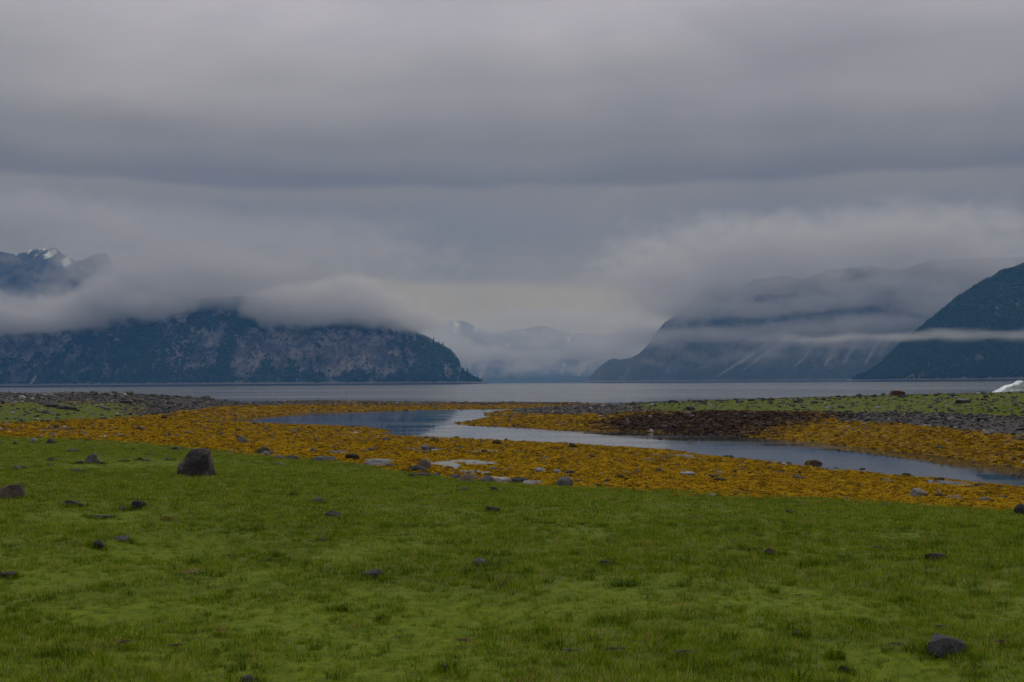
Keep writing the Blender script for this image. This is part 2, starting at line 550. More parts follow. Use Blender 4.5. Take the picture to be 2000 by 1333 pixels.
# ------------------------------------------------------------------ water
def make_water():
    me = bpy.data.meshes.new('sea')
    ring = [(14000 * math.cos(a), 14000 * math.sin(a) + 2000, 0) for a in np.linspace(0, 2 * math.pi, 96, endpoint=False)]
    me.from_pydata(ring, [], [list(range(96))])
    m, t, out = new_mat('water')
    tcn = N(t, 'ShaderNodeTexCoord')
    # calm slicks and faint ripples; stretched along the shore
    slick = tnoise(t, 1.0, 4, .55, vec=tcn.outputs['Object'], mapscale=(.0035, .012, 1))
    r1 = tnoise(t, 1.0, 3, .5, vec=tcn.outputs['Object'], mapscale=(.6, 1.3, 1))
    r2 = tnoise(t, 1.0, 2, .5, vec=tcn.outputs['Object'], mapscale=(3.5, 5.5, 1))
    addn = N(t, 'ShaderNodeMath', operation='MULTIPLY_ADD', n_1=.35)
    t.links.new(r2, addn.inputs[0]); t.links.new(r1, addn.inputs[2])
    sepn = N(t, 'ShaderNodeSeparateXYZ')
    t.links.new(tcn.outputs['Object'], sepn.inputs[0])
    far = mrange(t, sepn.outputs['Y'], 150, 260)
    mulr = N(t, 'ShaderNodeMath', operation='MULTIPLY_ADD', n_1=.07)
    t.links.new(mrange(t, slick, .42, .62), mulr.inputs[0])
    t.links.new(mrange(t, sepn.outputs['Y'], 1300, 2300, .14, .08), mulr.inputs[2])
    mixr = N(t, 'ShaderNodeMix', data_type='FLOAT')
    near_r = tnoise(t, 1.0, 3, .5, vec=tcn.outputs['Object'], mapscale=(.03, .22, 1))
    t.links.new(mrange(t, near_r, .42, .62, .025, .085), mixr.inputs['A'])
    t.links.new(far, mixr.inputs['Factor']); t.links.new(mulr.outputs[0], mixr.inputs['B'])
    b = principled(t, out, (.030, .040, .044), rough=.05, bump=addn.outputs[0], bump_strength=.03, bump_dist=.010, spec=.5)
    b.inputs['IOR'].default_value = 1.5
    t.links.new(mixr.outputs[0], b.inputs['Roughness'])
    return link('sea', me, m, 'structure'), m


SEA, WATER_MAT = make_water()


# ------------------------------------------------------------------ mountains
def rock_face_mat(name, rock_a, rock_b, veg_a, veg_b, scree=(.34, .31, .28), scale=.02):
    m, t, out = new_mat(name)
    n_big = tnoise(t, scale * .35, 6, .6)
    n_fine = tnoise(t, scale * 2.2, 6, .65)
    n_streak = tnoise(t, scale, 6, .6, mapscale=(1.6, 1.6, .35))
    rock = mixc(t, mrange(t, n_streak, .35, .65), rock_a, rock_b)
    rock = mixc(t, mrange(t, n_fine, .58, .75), rock, (rock_a[0] * .5, rock_a[1] * .5, rock_a[2] * .5))
    vor = N(t, 'ShaderNodeTexVoronoi', feature='DISTANCE_TO_EDGE', i_Scale=scale * 1.3)     # joints and cracks, steeper than wide
    tcv = N(t, 'ShaderNodeTexCoord'); mpv = N(t, 'ShaderNodeMapping')
    mpv.inputs['Scale'].default_value = (1.5, 1.0, .5); mpv.inputs['Rotation'].default_value = (0, .35, 0)
    wob = N(t, 'ShaderNodeTexNoise', i_Scale=scale * 2.0, i_Detail=3.0)
    t.links.new(tcv.outputs['Object'], wob.inputs['Vector'])
    wsc = N(t, 'ShaderNodeVectorMath', operation='SCALE', i_Scale=.9 / scale)
    t.links.new(wob.outputs['Color'], wsc.inputs[0])
    wad = N(t, 'ShaderNodeVectorMath', operation='ADD')
    t.links.new(tcv.outputs['Object'], wad.inputs[0]); t.links.new(wsc.outputs[0], wad.inputs[1])
    t.links.new(wad.outputs[0], mpv.inputs['Vector']); t.links.new(mpv.outputs[0], vor.inputs['Vector'])
    rock = mixc(t, mrange(t, vor.outputs['Distance'], .0, .10, .75, 0), rock, (rock_a[0] * .35, rock_a[1] * .42, rock_a[2] * .40))
    veg = mixc(t, mrange(t, n_fine, .35, .65), veg_a, veg_b)
    add = N(t, 'ShaderNodeMath', operation='MULTIPLY_ADD', n_1=1.5, n_2=-.75)
    t.links.new(n_fine, add.inputs[0])
    add2 = N(t, 'ShaderNodeMath', operation='ADD')
    t.links.new(add.outputs[0], add2.inputs[0]); t.links.new(attr(t, 'veg').outputs['Fac'], add2.inputs[1])
    c = mixc(t, mrange(t, add2.outputs[0], .35, .6), rock, veg)
    c = mixc(t, attr(t, 'scree').outputs['Fac'], c, scree)
    c = mixc(t, attr(t, 'beach').outputs['Fac'], c, (.20, .185, .175))
    c = mixc(t, attr(t, 'tide').outputs['Fac'], c, (.035, .03, .028))
    c = mixc(t, attr(t, 'snow').outputs['Fac'], c, (.80, .82, .86))
    principled(t, out, c, rough=.95, bump=n_fine, bump_strength=.8, bump_dist=6.0, spec=.1)
    return m


def mountain(name, skyline, shore, mat, x0, x1, cols, rows, seed, slope=1.15, prof=.85, amp=.10, gully=.5,
             veg_fn=None, scree_fn=None, snow_fn=None, beach=True, back=0.8, lean=0.0):
    """skyline: (px, py) of the crest; shore: (px, metres); a face rising from the shore to the crest and falling behind it"""
    u = np.linspace(x0, x1, cols)
    sky_y = np.interp(u, [p[0] for p in skyline], [p[1] for p in skyline])
    ds = np.interp(u, [p[0] for p in shore], [p[1] for p in shore])
    d0 = ray(u, np.interp(u, [0, 2000], [754.2, 741.2]))
    d0 = d0[:, :2] / np.linalg.norm(d0[:, :2], axis=1, keepdims=True)
    dr = ray(u, sky_y)
    tan_el = dr[:, 2] / np.linalg.norm(dr[:, :2], axis=1)
    # crest distance D and height H: H = CAM_Z + D tan_el, D = ds + slope * H + 25
    D = (ds + 25 + slope * CAM_Z) / (1 - slope * tan_el)
    H = np.maximum(CAM_Z + D * tan_el, 1.0)
    v = np.concatenate([[0, .0012, .0026, .0045, .007, .010, .014, .02, .028, .038, .048], np.linspace(.06, 1, rows), 1 + np.linspace(0, back, 14)[1:]])
    V, U = np.meshgrid(v, u, indexing='ij')
    Hh = H[None]; Dd = D[None]; Ds = ds[None]
    vv = np.clip(V, 0, 1)
    bk = np.clip(V - 1, 0, None)
    dist = Ds + (Dd - Ds) * V
    hz = Hh * (vv ** prof) * (1 - (bk / max(back, .01)) ** 1.3 * .9)
    X = d0[None, :, 0] * dist; Y = d0[None, :, 1] * dist
    # gullies and buttresses
    env = np.sin(np.pi * np.clip(vv, 0, 1) * .94 + .06) * (1 - .0 * bk)
    ax = (X + lean * hz) / 1000.0
    g1 = fbm(ax * 2.6, Y / 3500 + hz / 1400, octaves=5, seed=seed, ridged=True)
    g2 = fbm(ax * 9, Y / 700, hz / 260, octaves=5, seed=seed + 3, gain=.55)
    g3 = fbm(ax * 30, Y / 110, hz / 70, octaves=4, seed=seed + 7, gain=.6)
    g4 = fbm(ax * 22, hz / 55, Y / 500, octaves=4, seed=seed + 8, gain=.55, ridged=True)
    disp = (g1 * gully + g2 * .6 + g3 * .30 + g4 * .16) * amp * np.minimum(Hh, 420) * env
    X = X - d0[None, :, 0] * disp * 1.3; Y = Y - d0[None, :, 1] * disp * 1.3
    hz = hz + disp * .35 * env
    edge_n = (fbm(u / 26, u * 0, octaves=5, seed=seed + 11, gain=.6) * .03 * np.minimum(H, 300))[None] * sstep(.7, 1, vv)
    hz = hz + edge_n
    hz[0] = -3
    veg = np.zeros_like(hz) + .5 if veg_fn is None else veg_fn(U, V, hz, g1, g2, g3)
    scree = np.zeros_like(hz) if scree_fn is None else scree_fn(U, V, hz, g2, g3)
    snow = np.zeros_like(hz) if snow_fn is None else snow_fn(U, V, hz, g2, g3)
    bn = fbm(U / 11.0, hz / 30, octaves=4, seed=seed + 19, gain=.6)
    tide = sstep(3.4, 2.6, hz) * beach
    bch = sstep(10.0, 6.5, hz + bn * 6.5) * (1 - tide) * beach
    me = mesh_grid(name, np.stack([X, Y, hz], -1), {'veg': veg.ravel(), 'scree': scree.ravel(), 'snow': snow.ravel(),
                                                    'beach': bch.ravel(), 'tide': tide.ravel()})
    o = link(name, me, mat, 'structure')
    o['kind'] = 'structure'
    return o, (X, Y, hz, U, V, veg, scree)


rockA = rock_face_mat('headland_rock', (.060, .059, .064), (.20, .19, .19), (.028, .050, .028), (.052, .080, .038), scale=.014)
rockB = rock_face_mat('peak_rock', (.045, .045, .05), (.085, .08, .08), (.03, .045, .03), (.045, .06, .035), scale=.012)
rockC = rock_face_mat('far_rock', (.08, .08, .082), (.15, .145, .14), (.06, .072, .06), (.085, .10, .08), scale=.008, scree=(.26, .255, .25))
rockD = rock_face_mat('slope_rock', (.10, .094, .097), (.165, .155, .15), (.066, .074, .064), (.09, .102, .078), scale=.014, scree=(.40, .365, .33))
rockE = rock_face_mat('hill_rock', (.09, .078, .072), (.16, .14, .125), (.018, .040, .018), (.036, .066, .024))


def veg_left(U, V, hz, g1, g2, g3):
    g4 = fbm(U / 9.0, hz / 16, octaves=4, seed=201, gain=.6)
    cliff = np.exp(-(((U - 640) / 170) ** 2)) * np.exp(-(((V - .34) / .30) ** 2)) * .55
    cliff2 = np.exp(-(((U - 450) / 45) ** 2)) * np.exp(-(((V - .25) / .22) ** 2)) * .35
    cliff3 = np.exp(-(((U - 100) / 230) ** 2)) * np.exp(-(((V - .35) / .4) ** 2)) * .26
    foot = sstep(.14, .02, V) * .22
    tip = sstep(800, 920, U) * .12
    gul = np.exp(-(((U - 415 - V * 120) / 26) ** 2)) * .4
    st = fbm(U / 5.0 + V * 5, V * 2.2, octaves=4, seed=203, gain=.55)
    return .56 + st * .34 + sstep(.35, -.25, g1) * .16 + g2 * .5 + g3 * .55 + g4 * .42 - cliff - cliff2 - cliff3 + foot + tip + gul - sstep(.2, -.5, g1) * .1


def scree_left(U, V, hz, g2, g3):
    a = np.exp(-(((U - 58 - V * 190) / 2.6) ** 2)) * sstep(.0, .02, V) * sstep(.10, .06, V)
    return np.clip(a, 0, 1)


left_sky = [(-900, 590), (-300, 592), (0, 606), (190, 598), (300, 592), (400, 584), (470, 578), (560, 590), (620, 604), (680, 610), (730, 616), (765, 623), (790, 633), (805, 643), (820, 652),
            (840, 659), (848, 666), (862, 673), (878, 681), (890, 692), (897, 706), (905, 723), (912, 729), (925, 738.5), (935, 743), (944, 747), (950, 748.6), (962, 749)]
LEFT_M, left_data = mountain('mountain', left_sky, [(-900, 3500), (0, 3500), (600, 3350), (850, 3400), (960, 3550)], rockA, -900, 955, 620, 200, 3,
                             slope=1.25, prof=.78, amp=.19, veg_fn=veg_left, scree_fn=scree_left)
LEFT_M['label'] = 'dark rocky headland with cliffs and spruce across the water, left'


def snow_peak(U, V, hz, g2, g3):
    return sstep(.10, .35, g3 + g2 * .5 - .52 + sstep(.70, 1.0, V) * .55 - sstep(130, 215, U) * .16)


peak_sky = [(-900, 470), (-300, 455), (-60, 470), (0, 492), (30, 497), (60, 489), (85, 486), (106, 484), (122, 498), (150, 512), (175, 500), (205, 494), (214, 505), (222, 530), (260, 560), (400, 590), (600, 640)]
PEAK, _ = mountain('snowy_mountain', peak_sky, [(-900, 5200), (700, 5200)], rockB, -700, 600, 420, 130, 41, slope=1.0, prof=.9, amp=.07,
                   veg_fn=lambda U, V, hz, g1, g2, g3: .25 + g2 * .5 - V * .2, snow_fn=snow_peak, beach=False)

far_sky = [(500, 660), (700, 648), (800, 640), (860, 634), (880, 627), (905, 627), (930, 640), (960, 652), (1000, 646), (1040, 640), (1062, 636), (1090, 645), (1120, 650), (1180, 655), (1300, 640), (1500, 640)]
FAR, _ = mountain('valley_mountain', far_sky, [(500, 8200), (1500, 8200)], rockC, 500, 1500, 420, 120, 61, slope=1.6, prof=1.0, amp=.16,
                  veg_fn=lambda U, V, hz, g1, g2, g3: .45 + g2 * .5 - V * .3,
                  scree_fn=lambda U, V, hz, g2, g3: sstep(.05, .3, fbm(U / 14 - V * 3, V * 1.2, octaves=3, seed=77)) * sstep(.02, .06, V) * sstep(.45, .30, V) * .85,
                  snow_fn=lambda U, V, hz, g2, g3: sstep(.12, .30, g3 + g2 * .5 - .36 + V * .25) * sstep(.4, .6, V), beach=False)
mor_sky = [(880, 749), (930, 741), (960, 737.5), (1000, 735), (1040, 733.5), (1080, 733), (1120, 734.5), (1150, 736), (1250, 738), (1300, 745)]
MOR, _ = mountain('moraine', mor_sky, [(880, 6800), (1300, 6800)], rockC, 885, 1295, 160, 24, 71, slope=9, prof=.9, amp=.03,
                  veg_fn=lambda U, V, hz, g1, g2, g3: .75 + g2 * .4, beach=False)


def scree_right(U, V, hz, g2, g3):
    s = np.zeros_like(U)
    n = fbm(U / 2.4 - V * 90, V * 5.0, octaves=4, seed=91, gain=.6)
    # (px at foot, V at foot, lean px per V, V at top, half width, strength)
    for x, v0, ln, v1, w, k in [(1400, .03, 390, .28, 8, .75), (1452, .08, 360, .30, 7, .8), (1512, .10, 330, .24, 3.0, .35), (1552, .10, 250, .32, 6.0, .6), (1612, .10, 165, .34, 6, .85),
                                (1620, .14, 150, .42, 24, .8), (1646, .10, 175, .30, 7, .8), (1690, .10, 165, .30, 6, .7), (1715, .14, 160, .30, 4.0, .4)]:
        c = x + (V - v0) * ln + fbm(V * 9 + x, V * 0, octaves=3, seed=93) * 5
        taper = .35 + .65 * sstep(v0, v1, V)
        a = np.exp(-(((U - c) / (1.05 * w * taper)) ** 2)) * sstep(v0 - .02, v0 + .03, V) * sstep(v1 + .05, v1 - .03, V)
        s = np.maximum(s, a * k)
    return np.clip(s * (.25 + 1.25 * sstep(-.25, .35, n)), 0, 1)


slope_sky = [(1130, 749), (1143, 747), (1150, 740), (1160, 728), (1178, 711), (1190, 703), (1200, 700), (1212, 703), (1232, 700), (1250, 690), (1268, 672), (1285, 646), (1300, 630), (1325, 615), (1345, 598), (1356, 580),
             (1380, 566), (1420, 556), (1450, 560), (1480, 546), (1530, 538), (1570, 546), (1620, 528), (1700, 520), (1760, 528), (1820, 508), (1900, 505), (2100, 500)]
SLOPE, slope_data = mountain('scree_mountain', slope_sky, [(1130, 4900), (1300, 4500), (1700, 4200), (2100, 4200)], rockD, 1140, 2100, 440, 170, 83, slope=1.35, prof=.9, amp=.09,
                             veg_fn=lambda U, V, hz, g1, g2, g3: .52 + g2 * .5 + g3 * .25 - V * .15 + sstep(.12, .02, V) * .3 + sstep(1400, 1180, U) * .1, scree_fn=scree_right, lean=-.5)


def veg_right(U, V, hz, g1, g2, g3):
    b = .68 + g2 * .42 + g3 * .36 + fbm(U / 6.0 - V * 4, V * 2.5, octaves=4, seed=205, gain=.55) * .3 + sstep(.12, .0, V) * .2
    for x, v, sx, sv, k in [(1815, .19, 6, .06, .5), (1912, .16, 9, .05, .55), (1790, .06, 26, .04, .45), (1985, .13, 12, .03, .4), (1960, .55, 60, .12, .25), (1860, .2, 8, .05, .3)]:
        b = b - np.exp(-(((U - x - (V - v) * 40) / sx) ** 2) - ((V - v) / sv) ** 2) * k
    return b


hill_sky = [(1640, 744), (1655, 743), (1668, 740), (1690, 732), (1715, 716), (1740, 691), (1762, 670), (1800, 640), (1815, 626), (1840, 606), (1870, 581), (1890, 569), (1920, 549), (1960, 529), (2000, 515), (2060, 495), (2200, 470), (2700, 440)]
HILL, hill_data = mountain('forested_hill', hill_sky, [(1640, 3350), (1800, 3000), (2100, 2900), (2700, 2900)], rockE, 1650, 2650, 420, 170, 97, slope=1.2, prof=.85, amp=.10,
                           veg_fn=veg_right)

# ------------------------------------------------------------------ air: even haze, and banks of mist lying on the mountains
def haze_box():
    x0, x1, y0, y1, z0, z1 = -9000, 9000, -400, 11800, -3.0, 1650
    me = bpy.data.meshes.new('haze')
    me.from_pydata([(x, y, z) for z in (z0, z1) for y in (y0, y1) for x in (x0, x1)], [],
                   [(0, 2, 3, 1), (4, 5, 7, 6), (0, 1, 5, 4), (2, 6, 7, 3), (0, 4, 6, 2), (1, 3, 7, 5)])
    m, t, out = new_mat('haze')
    v = N(t, 'ShaderNodeVolumePrincipled', i_Density=9e-5, i_Anisotropy=0.0)
    v.inputs['Color'].default_value = (.14, .42, 1.0, 1)
    v.inputs['Absorption Color'].default_value = (1, 1, 1, 1)
    t.links.new(v.outputs[0], out.inputs['Volume'])
    return link('haze', me, m, 'stuff', label='thin blue haze in the air over the water', cat='haze')


haze_box()


def mist_mat(color=(.69, .705, .745), k=1.0):
    m, t, out = new_mat('mist')
    m.cycles.volume_step_rate = 1.6
    v = N(t, 'ShaderNodeVolumePrincipled', i_Anisotropy=0.35)
    v.inputs['Color'].default_value = (*color, 1)
    v.inputs['Absorption Color'].default_value = (0, 0, 0, 1)
    v.inputs['Density'].default_value = k
    v.inputs['Density Attribute'].default_value = 'density'
    t.links.new(v.outputs[0], out.inputs['Volume'])
    return m


MIST = mist_mat()
MIST_PALE = mist_mat((.75, .762, .80))


def P3(px, py, D):
    """point at ground distance D on the sight line through an image point"""
    d = ray(np.array(px, float), np.array(py, float))
    d = d / np.linalg.norm(d[:2])
    return CAM_P + d * D


def mist_bank(name, blobs, dens, voxel, n_scale, n_amp, seed, stretch=(1, 1, 1.6), soft=.35, label=None, fade=None, rough=.68, mat=None):
    mat = mat or MIST
    """blobs: (px, py, half width px, half height px, distance, half depth m, strength); density is a soft union of ellipsoids eaten into by noise"""
    W = []
    for (px, py, hw, hh, D, hd, k) in blobs:
        c = P3(px, py, D)
        s = D / F_PX
        W.append((c, (hw * s, hd, hh * s), k))
    pad = 1.25
    lo = np.min([c - np.array(r) * pad for c, r, _ in W], 0)
    hi = np.max([c + np.array(r) * pad for c, r, _ in W], 0)
    lo[2] = max(lo[2], 4.0)
    gt = bpy.data.node_groups.new(name, 'GeometryNodeTree')
    gt.interface.new_socket('Geometry', in_out='INPUT', socket_type='NodeSocketGeometry')
    gt.interface.new_socket('Geometry', in_out='OUTPUT', socket_type='NodeSocketGeometry')
    L = gt.links
    go = gt.nodes.new('NodeGroupOutput')
    pos = gt.nodes.new('GeometryNodeInputPosition')

    def M(op, a, b=None, c=None):
        n = gt.nodes.new('ShaderNodeMath'); n.operation = op
        for i, v in enumerate((a, b, c)):
            if v is None: continue
            if isinstance(v, (int, float)): n.inputs[i].default_value = v
            else: L.new(v, n.inputs[i])
        return n.outputs[0]

    def VM(op, a, b=None):
        n = gt.nodes.new('ShaderNodeVectorMath'); n.operation = op
        for i, v in enumerate((a, b)):
            if v is None: continue
            if isinstance(v, (tuple, list, np.ndarray)): n.inputs[i].default_value = tuple(float(q) for q in v)
            else: L.new(v, n.inputs[i])
        return n
    # low-frequency warp of the positions
    wn_ = gt.nodes.new('ShaderNodeTexNoise'); wn_.inputs['Scale'].default_value = .45 / n_scale
    wn_.inputs['Detail'].default_value = 2.0
    off = VM('ADD', pos.outputs[0], (seed * 131.7, seed * 57.1, seed * 23.3)).outputs[0]
    L.new(off, wn_.inputs['Vector'])
    wv = VM('SUBTRACT', wn_.outputs['Color'], (.5, .5, .5)).outputs[0]
    wsc = VM('MULTIPLY', wv, (n_scale * 1.6, n_scale * 1.6, n_scale * .55)).outputs[0]
    p = VM('ADD', pos.outputs[0], wsc).outputs[0]
    f = None
    for c, r, k in W:
        d = VM('DIVIDE', VM('SUBTRACT', p, c).outputs[0], r).outputs[0]
        ln = VM('LENGTH', d).outputs['Value']
        fi = M('MULTIPLY', M('SUBTRACT', 1.0, ln), k)
        f = fi if f is None else M('MAXIMUM', f, fi)
    tn = gt.nodes.new('ShaderNodeTexNoise')
    tn.inputs['Scale'].default_value = 1.0
    tn.inputs['Detail'].default_value = 6.0
    tn.inputs['Roughness'].default_value = rough
    sc = VM('MULTIPLY', off, (stretch[0] / n_scale, stretch[1] / n_scale, stretch[2] / n_scale)).outputs[0]
    L.new(sc, tn.inputs['Vector'])
    nz = M('MULTIPLY', M('SUBTRACT', tn.outputs['Fac'], .5), n_amp)
    val = M('ADD', f, nz)
    mr = gt.nodes.new('ShaderNodeMapRange'); mr.interpolation_type = 'SMOOTHSTEP'
    mr.inputs['From Min'].default_value = 0.0; mr.inputs['From Max'].default_value = soft
    mr.inputs['To Min'].default_value = 0.0; mr.inputs['To Max'].default_value = dens
    L.new(val, mr.inputs['Value'])
    dens_out = mr.outputs[0]
    if fade:                                     # thinner upwards: (metres where it starts, metres where it ends, remaining share)
        sp = gt.nodes.new('ShaderNodeSeparateXYZ'); L.new(pos.outputs[0], sp.inputs[0])
        fr = gt.nodes.new('ShaderNodeMapRange'); fr.interpolation_type = 'SMOOTHSTEP'
        fr.inputs['From Min'].default_value = fade[0]; fr.inputs['From Max'].default_value = fade[1]
        fr.inputs['To Min'].default_value = 1.0; fr.inputs['To Max'].default_value = fade[2]
        L.new(sp.outputs['Z'], fr.inputs['Value'])
        dens_out = M('MULTIPLY', dens_out, fr.outputs[0])
    vc = gt.nodes.new('GeometryNodeVolumeCube')
    L.new(dens_out, vc.inputs['Density'])
    vc.inputs['Min'].default_value = tuple(lo); vc.inputs['Max'].default_value = tuple(hi)
    for ax, i in (('X', 0), ('Y', 1), ('Z', 2)):
        vx = voxel * (2.2 if ax == 'Y' else 1.0)
        vc.inputs['Resolution ' + ax].default_value = int(max(8, min(420, (hi[i] - lo[i]) / vx)))
    sm = gt.nodes.new('GeometryNodeSetMaterial')
    sm.inputs['Material'].default_value = mat
    L.new(vc.outputs[0], sm.inputs['Geometry']); L.new(sm.outputs[0], go.inputs[0])
    me = bpy.data.meshes.new(name)
    me.materials.append(mat)
    o = link(name, me, None, 'stuff', label=label, cat='mist')
    md = o.modifiers.new('mist', 'NODES'); md.node_group = gt
    return o


# left: the great bank that hides the mountain's upper half, with windows on to the snowy peak
mist_bank('mist_bank', [
    (330, 460, 270, 120, 4000, 520, .9), (590, 460, 330, 120, 4150, 520, .8), (430, 535, 200, 62, 3750, 420, 1.1), (290, 555, 130, 70, 3750, 420, 1.2),
    (-150, 610, 240, 50, 3600, 340, 1.3), (260, 530, 60, 66, 3800, 260, .9), (390, 576, 130, 34, 3620, 260, 1.2), (600, 560, 160, 60, 3900, 300, 1.0)],
    .0070, 10, 150, 2.2, 3, soft=.7, fade=(270, 600, .14), label='thick pale mist bank over the left headland')
mist_bank('mist_bank', [
    (620, 600, 150, 46, 3560, 240, 1.3), (715, 604, 115, 42, 3560, 220, 1.3), (690, 570, 66, 36, 3560, 160, 1.1), (560, 598, 80, 46, 3560, 220, 1.2), (800, 626, 70, 26, 3560, 150, 1.1), (510, 606, 50, 26, 3560, 150, .9)],
    .011, 6, 66, 2.4, 23, soft=.40, rough=.72, mat=MIST_PALE, stretch=(1, 1, 1.2), label='billowing grey puff of mist spilling over the headland ridge')
mist_bank('mist_bank', [
    (20, 626, 170, 26, 3560, 260, 1.4), (-140, 620, 200, 34, 3560, 260, 1.3), (150, 612, 70, 40, 3560, 220, 1.2), (215, 588, 60, 46, 3600, 220, 1.2), (100, 600, 60, 22, 3600, 180, .8), (270, 596, 70, 30, 3560, 200, 1.0), (330, 596, 60, 18, 3560, 160, .8)],
    .012, 6, 70, 2.4, 29, soft=.40, rough=.72, mat=MIST_PALE, stretch=(1, 1, 1.3), label='low ragged mist along the slope at the far left')
mist_bank('mist_bank', [
    (-60, 430, 210, 60, 4700, 420, 1.0), (60, 420, 200, 56, 4700, 420, 1.0), (190, 432, 130, 46, 4700, 380, .9), (135, 520, 22, 24, 4650, 160, .6), (16, 505, 36, 12, 4650, 140, .5),
    (-120, 560, 120, 24, 4600, 200, .8), (20, 574, 70, 16, 4600, 200, .9), (110, 566, 50, 20, 4600, 200, .8)],
    .0050, 9, 90, 2.3, 8, soft=.7, fade=(560, 800, .3), label='mist wreathing the snowy peak at the far left')
# middle: mist filling the valley
mist_bank('mist_bank', [
    (860, 676, 90, 32, 7000, 700, 1.2), (930, 692, 100, 20, 7000, 700, 1.2), (1040, 694, 120, 18, 7000, 700, 1.2), (1180, 680, 120, 34, 7000, 700, 1.2), (960, 640, 60, 16, 7200, 500, 1.0), (1140, 636, 90, 18, 7200, 500, 1.0),
    (1240, 640, 90, 44, 6800, 600, 1.1), (1040, 668, 60, 8, 7200, 300, .7), (860, 640, 50, 30, 7300, 500, 1.0), (1060, 620, 190, 18, 7300, 500, 1.0), (1260, 690, 60, 20, 6500, 400, .9), (1050, 665, 260, 58, 7000, 900, .45), (1040, 716, 200, 18, 6200, 300, .4)],
    .0044, 12, 130, 2.1, 5, soft=.8, label='pale mist filling the far valley in the middle')
# right: torn bands over the scree mountain
mist_bank('mist_bank', [
    (1480, 603, 210, 16, 4350, 340, 1.2), (1640, 588, 160, 20, 4350, 340, 1.0), (1730, 560, 150, 24, 4350, 340, 1.2), (1810, 580, 110, 50, 4350, 340, 1.2), (1560, 644, 210, 17, 4300, 300, 1.2), (1400, 655, 170, 18, 4300, 300, 1.1),
    (1700, 632, 160, 24, 4300, 300, 1.2), (1330, 604, 90, 26, 4400, 300, 1.0), (1280, 660, 90, 26, 4500, 300, 1.0), (1600, 672, 210, 15, 4250, 240, 1.1), (1420, 565, 90, 28, 4400, 260, .7), (1540, 690, 260, 30, 4200, 260, .35)],
    .0044, 9, 95, 2.3, 11, stretch=(.75, .75, 1.6), soft=.8, label='torn bands of mist over the scree mountain')
mist_bank('mist_bank', [
    (1500, 490, 300, 90, 4550, 420, 1.0), (1760, 475, 320, 90, 4550, 420, 1.0), (1290, 540, 150, 90, 4800, 460, .8), (1900, 530, 140, 70, 4700, 380, 1.3), (1560, 535, 200, 50, 4500, 300, .8), (1390, 545, 130, 54, 4600, 340, 1.2), (1340, 590, 70, 46, 4600, 300, 1.1)],
    .0058, 10, 100, 2.6, 13, soft=.8, mat=MIST_PALE, fade=(560, 760, .06), label='grey mist hiding the top of the scree mountain')
mist_bank('mist_bank', [
    (1900, 655, 330, 12, 2800, 90, 1.0), (2250, 657, 300, 13, 2800, 90, 1.0), (1650, 660, 220, 9, 2850, 80, .8)],
    .010, 6, 70, 1.5, 17, stretch=(.35, .35, 2.0), soft=.8, label='thin level streak of mist crossing the forested hill')

# ------------------------------------------------------------------ scattering (ground cover, forest, shingle)
RNG = np.random.default_rng(7)


def unlinked(name, me):
    return bpy.data.objects.new(name, me)


def scatter(name, pts, rot, scl, var, tint, sources, label, cat):
    """one object whose points carry instances of a few small meshes"""
    col = bpy.data.collections.new(name + '_forms')
    for i, s in enumerate(sources):
        col.objects.link(s)
    me = bpy.data.meshes.new(name)
    me.vertices.add(len(pts)); me.vertices.foreach_set('co', np.asarray(pts, np.float32).ravel())
    for n, a, typ, fld in (('rot', rot, 'FLOAT_VECTOR', 'vector'), ('scl', scl, 'FLOAT_VECTOR', 'vector'), ('tint', tint, 'FLOAT', 'value'), ('form', var, 'INT', 'value')):
        at_ = me.attributes.new(n, typ, 'POINT')
        at_.data.foreach_set(fld, np.ascontiguousarray(a, np.int32 if typ == 'INT' else np.float32).ravel())
    gt = bpy.data.node_groups.new(name, 'GeometryNodeTree')
    gt.interface.new_socket('Geometry', in_out='INPUT', socket_type='NodeSocketGeometry')
    gt.interface.new_socket('Geometry', in_out='OUTPUT', socket_type='NodeSocketGeometry')
    gi, go = gt.nodes.new('NodeGroupInput'), gt.nodes.new('NodeGroupOutput')
    ci = gt.nodes.new('GeometryNodeCollectionInfo')
    ci.inputs['Collection'].default_value = col
    ci.inputs['Separate Children'].default_value = True
    ci.inputs['Reset Children'].default_value = True
    ip = gt.nodes.new('GeometryNodeInstanceOnPoints')
    ip.inputs['Pick Instance'].default_value = True

    def named(n, typ):
        q = gt.nodes.new('GeometryNodeInputNamedAttribute'); q.data_type = typ
        q.inputs['Name'].default_value = n
        return q.outputs['Attribute']
    e2r = gt.nodes.new('FunctionNodeEulerToRotation')
    L = gt.links
    L.new(named('rot', 'FLOAT_VECTOR'), e2r.inputs[0])
    L.new(gi.outputs[0], ip.inputs['Points']); L.new(ci.outputs[0], ip.inputs['Instance'])
    L.new(named('form', 'INT'), ip.inputs['Instance Index'])
    L.new(e2r.outputs[0], ip.inputs['Rotation']); L.new(named('scl', 'FLOAT_VECTOR'), ip.inputs['Scale'])
    L.new(ip.outputs[0], go.inputs[0])
    o = link(name, me, None, 'stuff', label=label, cat=cat)
    md = o.modifiers.new('scatter', 'NODES'); md.node_group = gt
    return o


